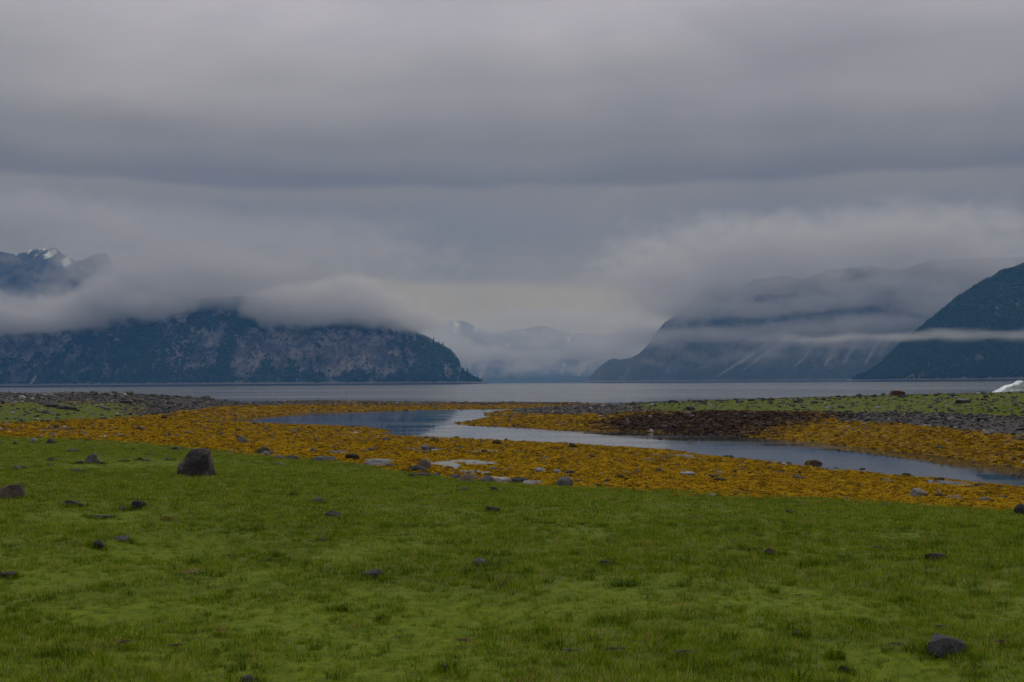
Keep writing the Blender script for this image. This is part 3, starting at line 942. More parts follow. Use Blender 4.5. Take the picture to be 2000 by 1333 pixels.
def tinted_mat(name, stops, rough=.7, spec=.25, trans=0.0, grain=None, rnd=0.0):
    m, t, out = new_mat(name)
    r = ramp(t, stops, 'LINEAR')
    t.links.new(attr(t, 'tint', 'INSTANCER').outputs['Fac'], r.inputs[0])
    if rnd:
        ad = N(t, 'ShaderNodeMath', operation='MULTIPLY_ADD', n_1=rnd)
        t.links.new(attr(t, 'rnd').outputs['Fac'], ad.inputs[0]); t.links.new(attr(t, 'tint', 'INSTANCER').outputs['Fac'], ad.inputs[2])
        t.links.new(ad.outputs[0], r.inputs[0])
    c = r.outputs[0]
    if grain:
        g = tnoise(t, grain, 4, .6)
        c = mixc(t, mrange(t, g, .3, .7), mixc(t, 1.0, c, (.62, .62, .62), 'MULTIPLY'), mixc(t, 1.0, c, (1.3, 1.28, 1.25), 'MULTIPLY'))
    b = principled(t, out, c, rough=rough, spec=spec)
    if trans:
        tr = N(t, 'ShaderNodeBsdfTranslucent')
        t.links.new(c, tr.inputs['Color'])
        mx_ = N(t, 'ShaderNodeMixShader', i_Fac=trans)
        t.links.new(b.outputs[0], mx_.inputs[1]); t.links.new(tr.outputs[0], mx_.inputs[2])
        t.links.new(mx_.outputs[0], out.inputs['Surface'])
    return m


def strips_mesh(name, mat, strips):
    """strips: list of (points n x 3, widths n, side vectors n x 3) as ribbons"""
    V, Fc, RN = [], [], []
    rr_ = np.random.default_rng(len(strips) + 5)
    for P, w, S in strips:
        b = len(V)
        RN += [rr_.normal(0, 1)] * (2 * len(P))
        for p, ww, s in zip(P, w, S):
            V.append(p - s * ww * .5); V.append(p + s * ww * .5)
        for i in range(len(P) - 1):
            Fc.append((b + 2 * i, b + 2 * i + 1, b + 2 * i + 3, b + 2 * i + 2))
    me = bpy.data.meshes.new(name)
    build_mesh(me, np.array(V), np.array(Fc), {'rnd': np.array(RN)}, smooth=True)
    me.materials.append(mat)
    return me


def tuft_mesh(name, mat, n, h, spread, width, seed, lean=.5):
    r = np.random.default_rng(seed)
    st = []
    for i in range(n):
        a = r.uniform(0, 2 * np.pi); rad = spread * np.sqrt(r.uniform(0, 1))
        base = np.array([np.cos(a) * rad, np.sin(a) * rad, -.01])
        hh = h * r.uniform(.55, 1.15)
        la = a + r.normal(0, .9)
        d = np.array([np.cos(la), np.sin(la), 0]) * hh * lean * r.uniform(.1, 1.1)
        k = np.array([0, .5, 1.0])
        P = base + np.outer(k ** 1.7, d) + np.outer(k * (1 - .12 * k), [0, 0, hh])
        s = np.array([-np.sin(la + .6), np.cos(la + .6), 0])
        st.append((P, np.array([1, .8, .12]) * width, np.repeat(s[None], 3, 0)))
    return strips_mesh(name, mat, st)


def frond_mesh(name, mat, n, size, seed, lift=.35, width=.028):
    r = np.random.default_rng(seed)
    st = []
    for i in range(n):
        a = r.uniform(0, 2 * np.pi)
        base = np.array([r.normal(0, .25), r.normal(0, .25), 0]) * size
        d = np.array([np.cos(a), np.sin(a), 0])
        L_ = size * r.uniform(.5, 1.1)
        k = np.linspace(0, 1, 4)
        hgt = lift * size * r.uniform(.3, 1.0)
        zig = np.array([-np.sin(a), np.cos(a), 0])
        P = base + np.outer(k * L_, d) + np.outer(r.normal(0, .12, 4) * size, zig)
        P[:, 2] += hgt * np.sin(k * np.pi * r.uniform(.7, 1.0)) + r.normal(0, .02, 4) * size + .004
        s = zig[None] * np.cos(r.uniform(-.7, .7)) + np.array([0, 0, 1])[None] * r.normal(0, .55, (4, 1))
        s = s / np.linalg.norm(s, axis=1, keepdims=True)
        st.append((P, np.array([.7, 1.0, 1.2, .6]) * width * r.uniform(.7, 1.3) * (size / .18), s))
    return strips_mesh(name, mat, st)


def rock_verts(seed, sub=2, dims=(1, 1, 1), cuts=7, rough=.10, flat=.0):
    """an angular stone: a ball sliced by planes, then roughened; returns verts, faces"""
    bm = bmesh.new()
    bmesh.ops.create_icosphere(bm, subdivisions=sub, radius=1.0)
    V = np.array([v.co[:] for v in bm.verts]); Fc = np.array([[v.index for v in f.verts] for f in bm.faces])
    bm.free()
    r = np.random.default_rng(seed)
    for i in range(cuts):
        n = r.normal(0, 1, 3); n /= np.linalg.norm(n)
        if i < 2 and flat: n = np.array([r.normal(0, .15), r.normal(0, .15), 1 if i == 0 else -1]); n /= np.linalg.norm(n)
        d = r.uniform(.45, .8)
        s = V @ n
        over = s > d
        V[over] -= np.outer((s[over] - d) * .94, n)
    nz = fbm(V[:, 0] * 1.6 + seed, V[:, 1] * 1.6, V[:, 2] * 1.6, octaves=4, seed=seed % 97)
    V = V * (1 + rough * nz[:, None] * 1.6)
    V = V / np.abs(V).max(0)
    return V * np.array(dims) * .5, Fc


# --- meadow grass
GR_STOPS = [(0, (.038, .078, .002)), (.3, (.108, .180, .002)), (.6, (.205, .290, .004)), (.84, (.34, .41, .04)), (.92, (.44, .38, .13)), (1, (.24, .14, .04))]
GRASS_MAT = tinted_mat('grass_blade', GR_STOPS, rough=.55, spec=.10, trans=.25, rnd=.22)


def ring_points(r0, r1, dens, tmax=.62):
    """random ground points in front of the camera between two distances"""
    area = tmax * 2 * (r1 * r1 - r0 * r0) / 2
    n = int(area * dens)
    y = np.sqrt(RNG.uniform(r0 * r0, r1 * r1, n))
    x = RNG.uniform(-tmax, tmax, n) * y + RNG.uniform(-2, 2, n) * (y < 12)
    return x, y


def lay_grass():
    forms = [unlinked('grass_form', tuft_mesh('grass_form', GRASS_MAT, 24, .042 + .007 * i, .06, .0046, 100 + i, lean=.85)) for i in range(5)]
    forms += [unlinked('grass_form', tuft_mesh('grass_form', GRASS_MAT, 36, .095, .06, .0045, 120 + i, lean=.7)) for i in range(3)]
    forms += [unlinked('grass_form', tuft_mesh('grass_form', GRASS_MAT, 34, .05, .13, .008, 140 + i, lean=.8)) for i in range(4)]
    X, Y, K = [], [], []
    for r0, r1, dens, kind in ((4.0, 9.5, 330, 0), (9.5, 16, 190, 0), (16, 26, 85, 1), (26, 40, 50, 1), (40, 66, 28, 1), (66, 120, 7, 1)):
        x, y = ring_points(r0, r1, dens)
        X.append(x); Y.append(y); K.append(np.full(len(x), kind))
    x, y, k = np.concatenate(X), np.concatenate(Y), np.concatenate(K)
    h = height(x, y)
    g, w, d, sh, mg = zones(x, y, h)
    px, py = project(np.stack([x, y, h], -1))
    inview = (px > -120) & (px < 2120) & (py < 1460)
    ms = moss(x, y)
    patch = fbm(x * .5, y * .5, octaves=3, seed=51)
    patch2 = fbm(x * 2.2, y * 2.2, octaves=2, seed=53)
    keep = RNG.uniform(0, 1, len(x)) < g * (1 - .70 * ms) * np.where(mg > .5, 1, .8)
    keep &= inview & (h > .05)
    x, y, h, k, ms, patch, patch2, mg = [a[keep] for a in (x, y, h, k, ms, patch, patch2, mg)]
    n = len(x)
    form = np.where(k == 0, RNG.integers(0, 5, n), RNG.integers(8, 12, n))
    tall = (k == 0) & (RNG.uniform(0, 1, n) < .012 + .16 * sstep(.2, .42, patch2))
    form = np.where(tall, RNG.integers(5, 8, n), form)
    tint = np.clip(.54 + .16 * patch - .26 * patch2 + RNG.normal(0, .21, n), .02, .86)
    tint = np.where(tall, tint - .28, tint)
    tint = np.where(RNG.uniform(0, 1, n) < .03, RNG.uniform(.88, 1.0, n), tint)
    tint = np.clip(tint, 0, 1)
    s = RNG.uniform(.7, 1.25, n) * (1 - .35 * ms) * np.where(mg > .5, 1.0, .9) * (1 + .25 * patch)
    rot = np.stack([RNG.normal(0, .12, n), RNG.normal(0, .12, n), RNG.uniform(0, 6.28, n)], -1)
    scl = np.stack([s, s, s * RNG.uniform(.75, 1.25, n)], -1)
    print('grass', n)
    scatter('grass', np.stack([x, y, h], -1), rot, scl, form, tint, forms, 'short green meadow grass covering the near shore', 'grass')


lay_grass()

# --- tide pools: where they lie (px, py, width px, height px)
POOLS = [(792, 878, 118, 5.5), (930, 882, 84, 5), (858, 913, 62, 18), (905, 924, 84, 7), (700, 900, 120, 4), (866, 903, 150, 5), (640, 884, 40, 4), (556, 867, 34, 3), (60, 838, 110, 4), (1325, 893, 66, 5), (1225, 872, 80, 4), (660, 886, 34, 4), (1960, 945, 90, 8), (1850, 946, 70, 6), (1640, 921, 50, 5), (1770, 874, 26, 3), (1856, 874, 30, 3), (470, 826, 40, 4)]
_pp = np.array(POOLS, float)
POOL_G = ground(_pp[:, 0], _pp[:, 1])
_a = ground(_pp[:, 0], _pp[:, 1] - _pp[:, 3] / 2); _b = ground(_pp[:, 0], _pp[:, 1] + _pp[:, 3] / 2)
POOL_RY = np.clip(np.abs(_a[:, 1] - _b[:, 1]) / 2, .25, 2.2)
POOL_Z = []
for _i, _g in enumerate(POOL_G):
    _rx = _pp[_i, 2] * .5 * math.hypot(_g[0], _g[1]) / F_PX
    _x = _g[0] + np.linspace(-1, 1, 15)[None] * _rx; _y = _g[1] + np.linspace(-1, 1, 9)[:, None] * POOL_RY[_i]
    POOL_Z.append(float(np.percentile(height(_x + 0 * _y, _y + 0 * _x), 36)) + .004)


def in_pool(x, y, h):
    m = np.zeros(len(x), bool)
    for i, g in enumerate(POOL_G):
        rx = _pp[i, 2] * .5 * math.hypot(g[0], g[1]) / F_PX
        q = ((x - g[0]) / rx) ** 2 + ((y - g[1]) / POOL_RY[i]) ** 2
        m |= (q < 1.25) & (h < POOL_Z[i] + .015)
    return m


# --- rockweed
WD_STOPS = [(0, (.050, .038, .005)), (.2, (.15, .088, .003)), (.45, (.36, .208, .001)), (.75, (.49, .300, .001)), (1, (.52, .35, .008))]
WEED_MAT = tinted_mat('rockweed', WD_STOPS, rough=.75, spec=.03, trans=.2, rnd=.14)
DK_STOPS = [(0, (.018, .011, .010)), (.6, (.044, .025, .020)), (.85, (.09, .047, .014)), (1, (.16, .09, .02))]
DARK_MAT = tinted_mat('dark_weed', DK_STOPS, rough=.75, spec=.04, rnd=.12)


def lay_weed():
    forms = [unlinked('weed_form', frond_mesh('weed_form', WEED_MAT, 18, .17, 200 + i)) for i in range(6)]
    forms_d = [unlinked('dark_weed_form', frond_mesh('dark_weed_form', DARK_MAT, 18, .20, 230 + i)) for i in range(4)]
    X, Y, S = [], [], []
    for r0, r1, dens, sc in ((17, 26, 95, .54), (26, 40, 60, .64), (40, 62, 32, .82), (62, 95, 20, 1.0), (95, 175, 9, 1.3)):
        x, y = ring_points(r0, r1, dens, .56)
        X.append(x); Y.append(y); S.append(np.full(len(x), sc))
    x, y, s0 = np.concatenate(X), np.concatenate(Y), np.concatenate(S)
    h = height(x, y)
    g, w, d, sh, mg = zones(x, y, h)
    px, py = project(np.stack([x, y, h], -1))
    ok = (px > -80) & (px < 2080) & (h > -.02) & ~(in_pool(x, y, h) & (RNG.uniform(0, 1, len(x)) < .8))
    pat = fbm(x * .8, y * .45, octaves=4, seed=61)
    pat2 = fbm(x * 2.6, y * 1.6, octaves=2, seed=63)
    near_lake = 0.0
    for wgt, frm, nm, lab, cat in ((w, forms, 'rockweed', 'golden orange rockweed carpeting the tidal flat', 'seaweed'), (d, forms_d, 'dark_seaweed', 'dark brown seaweed on the right bar', 'seaweed')):
        keep = ok & (RNG.uniform(0, 1, len(x)) < wgt * (.55 + .55 * sstep(-.35, .05, pat)))
        xx, yy, hh, ss, pp, p2 = x[keep], y[keep], h[keep], s0[keep], pat[keep], pat2[keep]
        n = len(xx)
        tint = np.clip(.55 + .34 * pp + .24 * p2 + RNG.normal(0, .2, n), 0, 1)
        tint = np.where(RNG.uniform(0, 1, n) < .22, RNG.uniform(0, .3, n), tint)
        s = ss * RNG.uniform(.65, 1.3, n)
        rot = np.stack([RNG.normal(0, .2, n), RNG.normal(0, .2, n), RNG.uniform(0, 6.28, n)], -1)
        scl = np.stack([s, s, s * RNG.uniform(.3, .8, n) / np.maximum(ss, .8)], -1)
        print(nm, n)
        scatter(nm, np.stack([xx, yy, hh], -1), rot, scl, RNG.integers(0, len(frm), n), tint, frm, lab, cat)


lay_weed()

# --- shingle
SH_STOPS = [(0, (.018, .018, .020)), (.3, (.038, .038, .040)), (.6, (.08, .076, .076)), (.8, (.14, .128, .122)), (.9, (.15, .10, .085)), (1, (.42, .41, .40))]
SHINGLE_MAT = tinted_mat('shingle', SH_STOPS, rough=.8, spec=.3, grain=3.0)


def stone_form(seed, flat, name='stone_form', mat=None, sub=1):
    V, Fc = rock_verts(seed, sub, (1.0, .75, .42 if flat else .62), cuts=6, rough=.08, flat=flat)
    me = bpy.data.meshes.new(name)
    build_mesh(me, V, Fc, smooth=False)
    me.materials.append(mat)
    return me


def lay_shingle():
    forms = [unlinked('stone_form', stone_form(300 + i, i % 2, mat=SHINGLE_MAT)) for i in range(8)]
    X, Y, S = [], [], []
    for r0, r1, dens, sc in ((20, 44, 9, .10), (44, 75, 16, .19), (75, 110, 9, .24), (110, 185, 4.5, .30)):
        x, y = ring_points(r0, r1, dens, .56)
        X.append(x); Y.append(y); S.append(np.full(len(x), sc))
    x, y, s0 = np.concatenate(X), np.concatenate(Y), np.concatenate(S)
    h = height(x, y)
    g, w, d, sh, mg = zones(x, y, h)
    px, py = project(np.stack([x, y, h], -1))
    pat = fbm(x * .25, y * .25, octaves=3, seed=71)
    prob = np.clip(sh + .08 * (1 - mg) * (w + d) + .16 * g * (1 - mg), 0, 1)
    keep = (px > -60) & (px < 2060) & (h > -.03) & (RNG.uniform(0, 1, len(x)) < prob)
    x, y, h, s0, pat, px, sh = x[keep], y[keep], h[keep], s0[keep], pat[keep], px[keep], sh[keep]
    n = len(x)
    size = s0 * np.clip(RNG.lognormal(-.25, .5, n), .3, 2.2)
    right = px > 1400
    tint = np.clip(RNG.normal(.46, .2, n) + pat * .2 - .16 * right - .12 * sstep(120, 260, px) * (px < 340), 0, .94)
    pale = RNG.uniform(0, 1, n) < np.where(px < 230, .10, .012)
    tint = np.where(pale, RNG.uniform(.93, 1, n), tint)
    rot = np.stack([RNG.normal(0, .25, n), RNG.normal(0, .25, n), RNG.uniform(0, 6.28, n)], -1)
    scl = np.stack([size, size, size * RNG.uniform(.5, 1.1, n)], -1)
    print('shingle', n)
    scatter('shingle', np.stack([x, y, h + size * .06], -1), rot, scl, RNG.integers(0, 8, n), tint, forms, 'grey slate shingle covering the spits', 'shingle')


lay_shingle()

# --- forest on the far shores
LEAF_STOPS = [(0, (.012, .028, .014)), (.5, (.026, .052, .022)), (.8, (.05, .085, .028)), (1, (.07, .10, .035))]
LEAF_MAT = tinted_mat('far_leaves', LEAF_STOPS, rough=.9, spec=.1)


def conifer_mesh(name, mat, seed, tiers=5, seg=7):
    r = np.random.default_rng(seed)
    V, Fc = [], []
    for k in range(tiers):
        z0 = .08 + .84 * k / tiers; z1 = min(1.0, z0 + 1.55 * .84 / tiers)
        rad = .21 * (1 - k / tiers) ** .8 + .02
        b = len(V)
        for s in range(seg):
            a = 2 * np.pi * (s + r.uniform(-.3, .3)) / seg
            rr = rad * r.uniform(.65, 1.25)
            V.append((np.cos(a) * rr, np.sin(a) * rr, z0 - r.uniform(0, .05)))
        V.append((r.normal(0, .008), r.normal(0, .008), z1))
        for s in range(seg):
            Fc.append((b + s, b + (s + 1) % seg, b + seg))
    me = bpy.data.meshes.new(name)
    build_mesh(me, np.array(V), np.array(Fc), smooth=False)
    me.materials.append(mat)
    return me


def bush_mesh(name, mat, seed):
    V, Fc = rock_verts(seed, 1, (1.0, .95, .85), cuts=3, rough=.35)
    V[:, 2] += .38
    me = bpy.data.meshes.new(name)
    build_mesh(me, V, Fc, smooth=False)
    me.materials.append(mat)
    return me


def lay_forest(name, data, n, label, umin, umax, seed, conifer_fn, thr=.5, vmax=.95, hmax=1e9, size=(7, 13)):
    X, Y, Z, U, V, veg, scree = data
    r = np.random.default_rng(seed)
    R_, C_ = X.shape
    i = r.integers(6, R_ - 2, n * 4); j = r.integers(1, C_ - 1, n * 4)
    fi, fj = r.uniform(0, 1, n * 4), r.uniform(0, 1, n * 4)

    def lerp(A):
        return (A[i, j] * (1 - fi) * (1 - fj) + A[i + 1, j] * fi * (1 - fj) + A[i, j + 1] * (1 - fi) * fj + A[i + 1, j + 1] * fi * fj) if A is not None else None
    x, y, z, u, v, vg, sc = [lerp(A) for A in (X, Y, Z, U, V, veg, scree)]
    keep = (vg + r.normal(0, .10, n * 4) > thr) & (u > umin) & (u < umax) & (v < vmax) & (z > 7) & (sc < .25) & (z < hmax)
    idx = np.nonzero(keep)[0][:n]
    x, y, z, u, v, vg = [a[idx] for a in (x, y, z, u, v, vg)]
    m = len(x)
    con = r.uniform(0, 1, m) < conifer_fn(u, v, z)
    form = np.where(con, r.integers(0, 3, m), r.integers(3, 6, m))
    h = np.where(con, r.uniform(size[0], size[1], m) * 1.25, r.uniform(size[0], size[1], m) * .85)
    tint = np.clip(np.where(con, .18, .52) + r.normal(0, .16, m) + .3 * fbm(u / 30, v * 14, octaves=3, seed=seed), 0, 1)
    forms = [unlinked('conifer_form', conifer_mesh('conifer_form', LEAF_MAT, 400 + seed + q)) for q in range(3)] + \
            [unlinked('shrub_form', bush_mesh('shrub_form', LEAF_MAT, 420 + seed + q)) for q in range(3)]
    wid = np.where(con, h * 1.0, h * 1.25)
    rot = np.stack([np.zeros(m), np.zeros(m), r.uniform(0, 6.28, m)], -1)
    print(name, m)
    scatter(name, np.stack([x, y, z - 1.0], -1), rot, np.stack([wid, wid, h], -1), form, tint, forms, label, 'forest')


lay_forest('forest', left_data, 26000, 'dark green scrub and spruce on the left headland', -60, 948, 5,
           lambda u, v, z: .10 + .5 * sstep(.12, .0, v) + .6 * sstep(840, 930, u), thr=.52, vmax=.9, hmax=420, size=(5, 10))
lay_forest('forest', hill_data, 26000, 'dense dark forest on the hill at the right edge', 1650, 2090, 15,
           lambda u, v, z: .35 + .3 * sstep(.2, .0, v), thr=.47, vmax=.97, hmax=600, size=(5, 10))

# ------------------------------------------------------------------ single stones, each a thing of its own
def stone_mat(name, a, b, c=None, speck=None, scale=6.0, rough=.75):
    m, t, out = new_mat(name)
    tcn = N(t, 'ShaderNodeTexCoord')
    oi = N(t, 'ShaderNodeObjectInfo')
    vec = N(t, 'ShaderNodeVectorMath', operation='ADD')
    sc = N(t, 'ShaderNodeVectorMath', operation='SCALE', i_Scale=37.0)
    t.links.new(oi.outputs['Location'], vec.inputs[1])
    t.links.new(tcn.outputs['Object'], vec.inputs[0])
    n1 = tnoise(t, scale * .45, 5, .6, vec=vec.outputs[0])
    n2 = tnoise(t, scale * 2.2, 5, .65, vec=vec.outputs[0])
    col = mixc(t, mrange(t, n1, .35, .65), a, b)
    col = mixc(t, mrange(t, n2, .52, .66), col, (a[0] * .45, a[1] * .45, a[2] * .45))
    n3 = tnoise(t, scale * 5.0, 3, .6, vec=vec.outputs[0])
    col = mixc(t, mrange(t, n3, .60, .72, 0, .6), col, (b[0] * 1.7, b[1] * 1.65, b[2] * 1.55))
    if c: col = mixc(t, mrange(t, n1, .56, .66), col, c)
    if speck: col = mixc(t, mrange(t, n2, .30, .24), col, speck)
    br = N(t, 'ShaderNodeMapRange'); br.inputs['To Min'].default_value = .8; br.inputs['To Max'].default_value = 1.2
    t.links.new(oi.outputs['Random'], br.inputs['Value'])
    cm = N(t, 'ShaderNodeVectorMath', operation='SCALE')
    t.links.new(col, cm.inputs[0]); t.links.new(br.outputs[0], cm.inputs['Scale'])
    principled(t, out, cm.outputs[0], rough=rough, bump=n2, bump_strength=1.0, bump_dist=.05, spec=.25)
    return m


STONE = {
    'dark': stone_mat('dark_slate', (.030, .031, .035), (.062, .062, .068), speck=(.16, .16, .15)),
    'grey': stone_mat('grey_stone', (.095, .095, .098), (.19, .185, .18)),
    'pale': stone_mat('pale_stone', (.22, .21, .205), (.38, .365, .35)),
    'white': stone_mat('white_stone', (.50, .49, .48), (.70, .69, .68)),
    'brown': stone_mat('brown_stone', (.070, .050, .040), (.13, .10, .08)),
    'rust': stone_mat('rusty_stone', (.060, .026, .018), (.105, .050, .034)),
    'tan': stone_mat('tan_stone', (.17, .13, .10), (.27, .22, .175)),
    'blue': stone_mat('bluish_slate', (.075, .082, .098), (.135, .142, .16)),
    'weedy': stone_mat('weedy_stone', (.030, .022, .008), (.085, .060, .008), c=(.17, .10, .005), scale=9.0),
}
WORD = {'dark': 'dark slate', 'grey': 'grey', 'pale': 'pale grey', 'white': 'whitish', 'brown': 'brown', 'rust': 'rust brown', 'tan': 'tan', 'blue': 'bluish grey', 'weedy': 'weed covered'}


def hull_mesh(name, pts, seed, cuts=2, rough=.05, smooth=False):
    """convex body through the given points, subdivided and roughened"""
    bm = bmesh.new()
    for p in pts: bm.verts.new(p)
    res = bmesh.ops.convex_hull(bm, input=bm.verts)
    bmesh.ops.delete(bm, geom=list({g for g in res['geom_interior'] + res['geom_unused'] if isinstance(g, bmesh.types.BMVert)}), context='VERTS')
    bmesh.ops.triangulate(bm, faces=bm.faces)
    bmesh.ops.subdivide_edges(bm, edges=bm.edges, cuts=3, use_grid_fill=True)
    bmesh.ops.triangulate(bm, faces=bm.faces)
    bmesh.ops.smooth_vert(bm, verts=bm.verts, factor=.15, use_axis_x=True, use_axis_y=True, use_axis_z=True)
    bmesh.ops.subdivide_edges(bm, edges=bm.edges, cuts=1, use_grid_fill=True)
    bm.verts.ensure_lookup_table()
    V = np.array([v.co[:] for v in bm.verts])
    size = np.ptp(V, axis=0).max()
    q = V / size * 3.2
    nrm = np.array([v.normal[:] for v in bm.verts])
    d = fbm(q[:, 0] + seed, q[:, 1], q[:, 2], octaves=4, seed=seed) * rough * size + fbm(q[:, 0] * 1.1, q[:, 1] * 1.1, q[:, 2] * 1.1 + seed, octaves=3, seed=seed + 5, ridged=True) * rough * .7 * size
    V = V + nrm * d[:, None]
    for v, c in zip(bm.verts, V): v.co = c
    me = bpy.data.meshes.new(name)
    bm.to_mesh(me); bm.free()
    if smooth:
        me.polygons.foreach_set('use_smooth', np.ones(len(me.polygons), bool))
    me.update()
    return me


FORMS = {}
def form(shape, i, big):
    key = (shape, i, big)
    if key not in FORMS:
        sub = 3 if big else 2
        seed = 500 + i * 13 + {'slab': 0, 'block': 1, 'round': 2, 'wedge': 3, 'mound': 4}[shape] * 101
        if shape == 'round': V, Fc = rock_verts(seed, sub, (1, .8, 1), cuts=4, rough=.12)
        elif shape == 'mound': V, Fc = rock_verts(seed, sub, (1, .8, 1), cuts=3, rough=.30)
        elif shape == 'slab': V, Fc = rock_verts(seed, sub, (1, .7, 1), cuts=8, rough=.07, flat=1)
        elif shape == 'wedge':
            V, Fc = rock_verts(seed, sub, (1, .75, 1), cuts=8, rough=.10)
            V[:, 0] += np.clip(V[:, 2] + .5, 0, 1) * .18 * (1 if i % 2 else -1)
            k = 1 - .45 * np.clip(V[:, 2] + .1, 0, 1)
            V[:, 0] *= k
        else: V, Fc = rock_verts(seed, sub, (1, .8, 1), cuts=9, rough=.08)
        V[:, 2] = np.maximum(V[:, 2], -.38)
        V[:, 2] += .30
        V[:, 0] /= np.ptp(V[:, 0]); V[:, 2] /= V[:, 2].max()
        me = bpy.data.meshes.new('stone')
        build_mesh(me, V, Fc, smooth=(shape in ('round', 'mound')))
        FORMS[key] = me
    return FORMS[key]


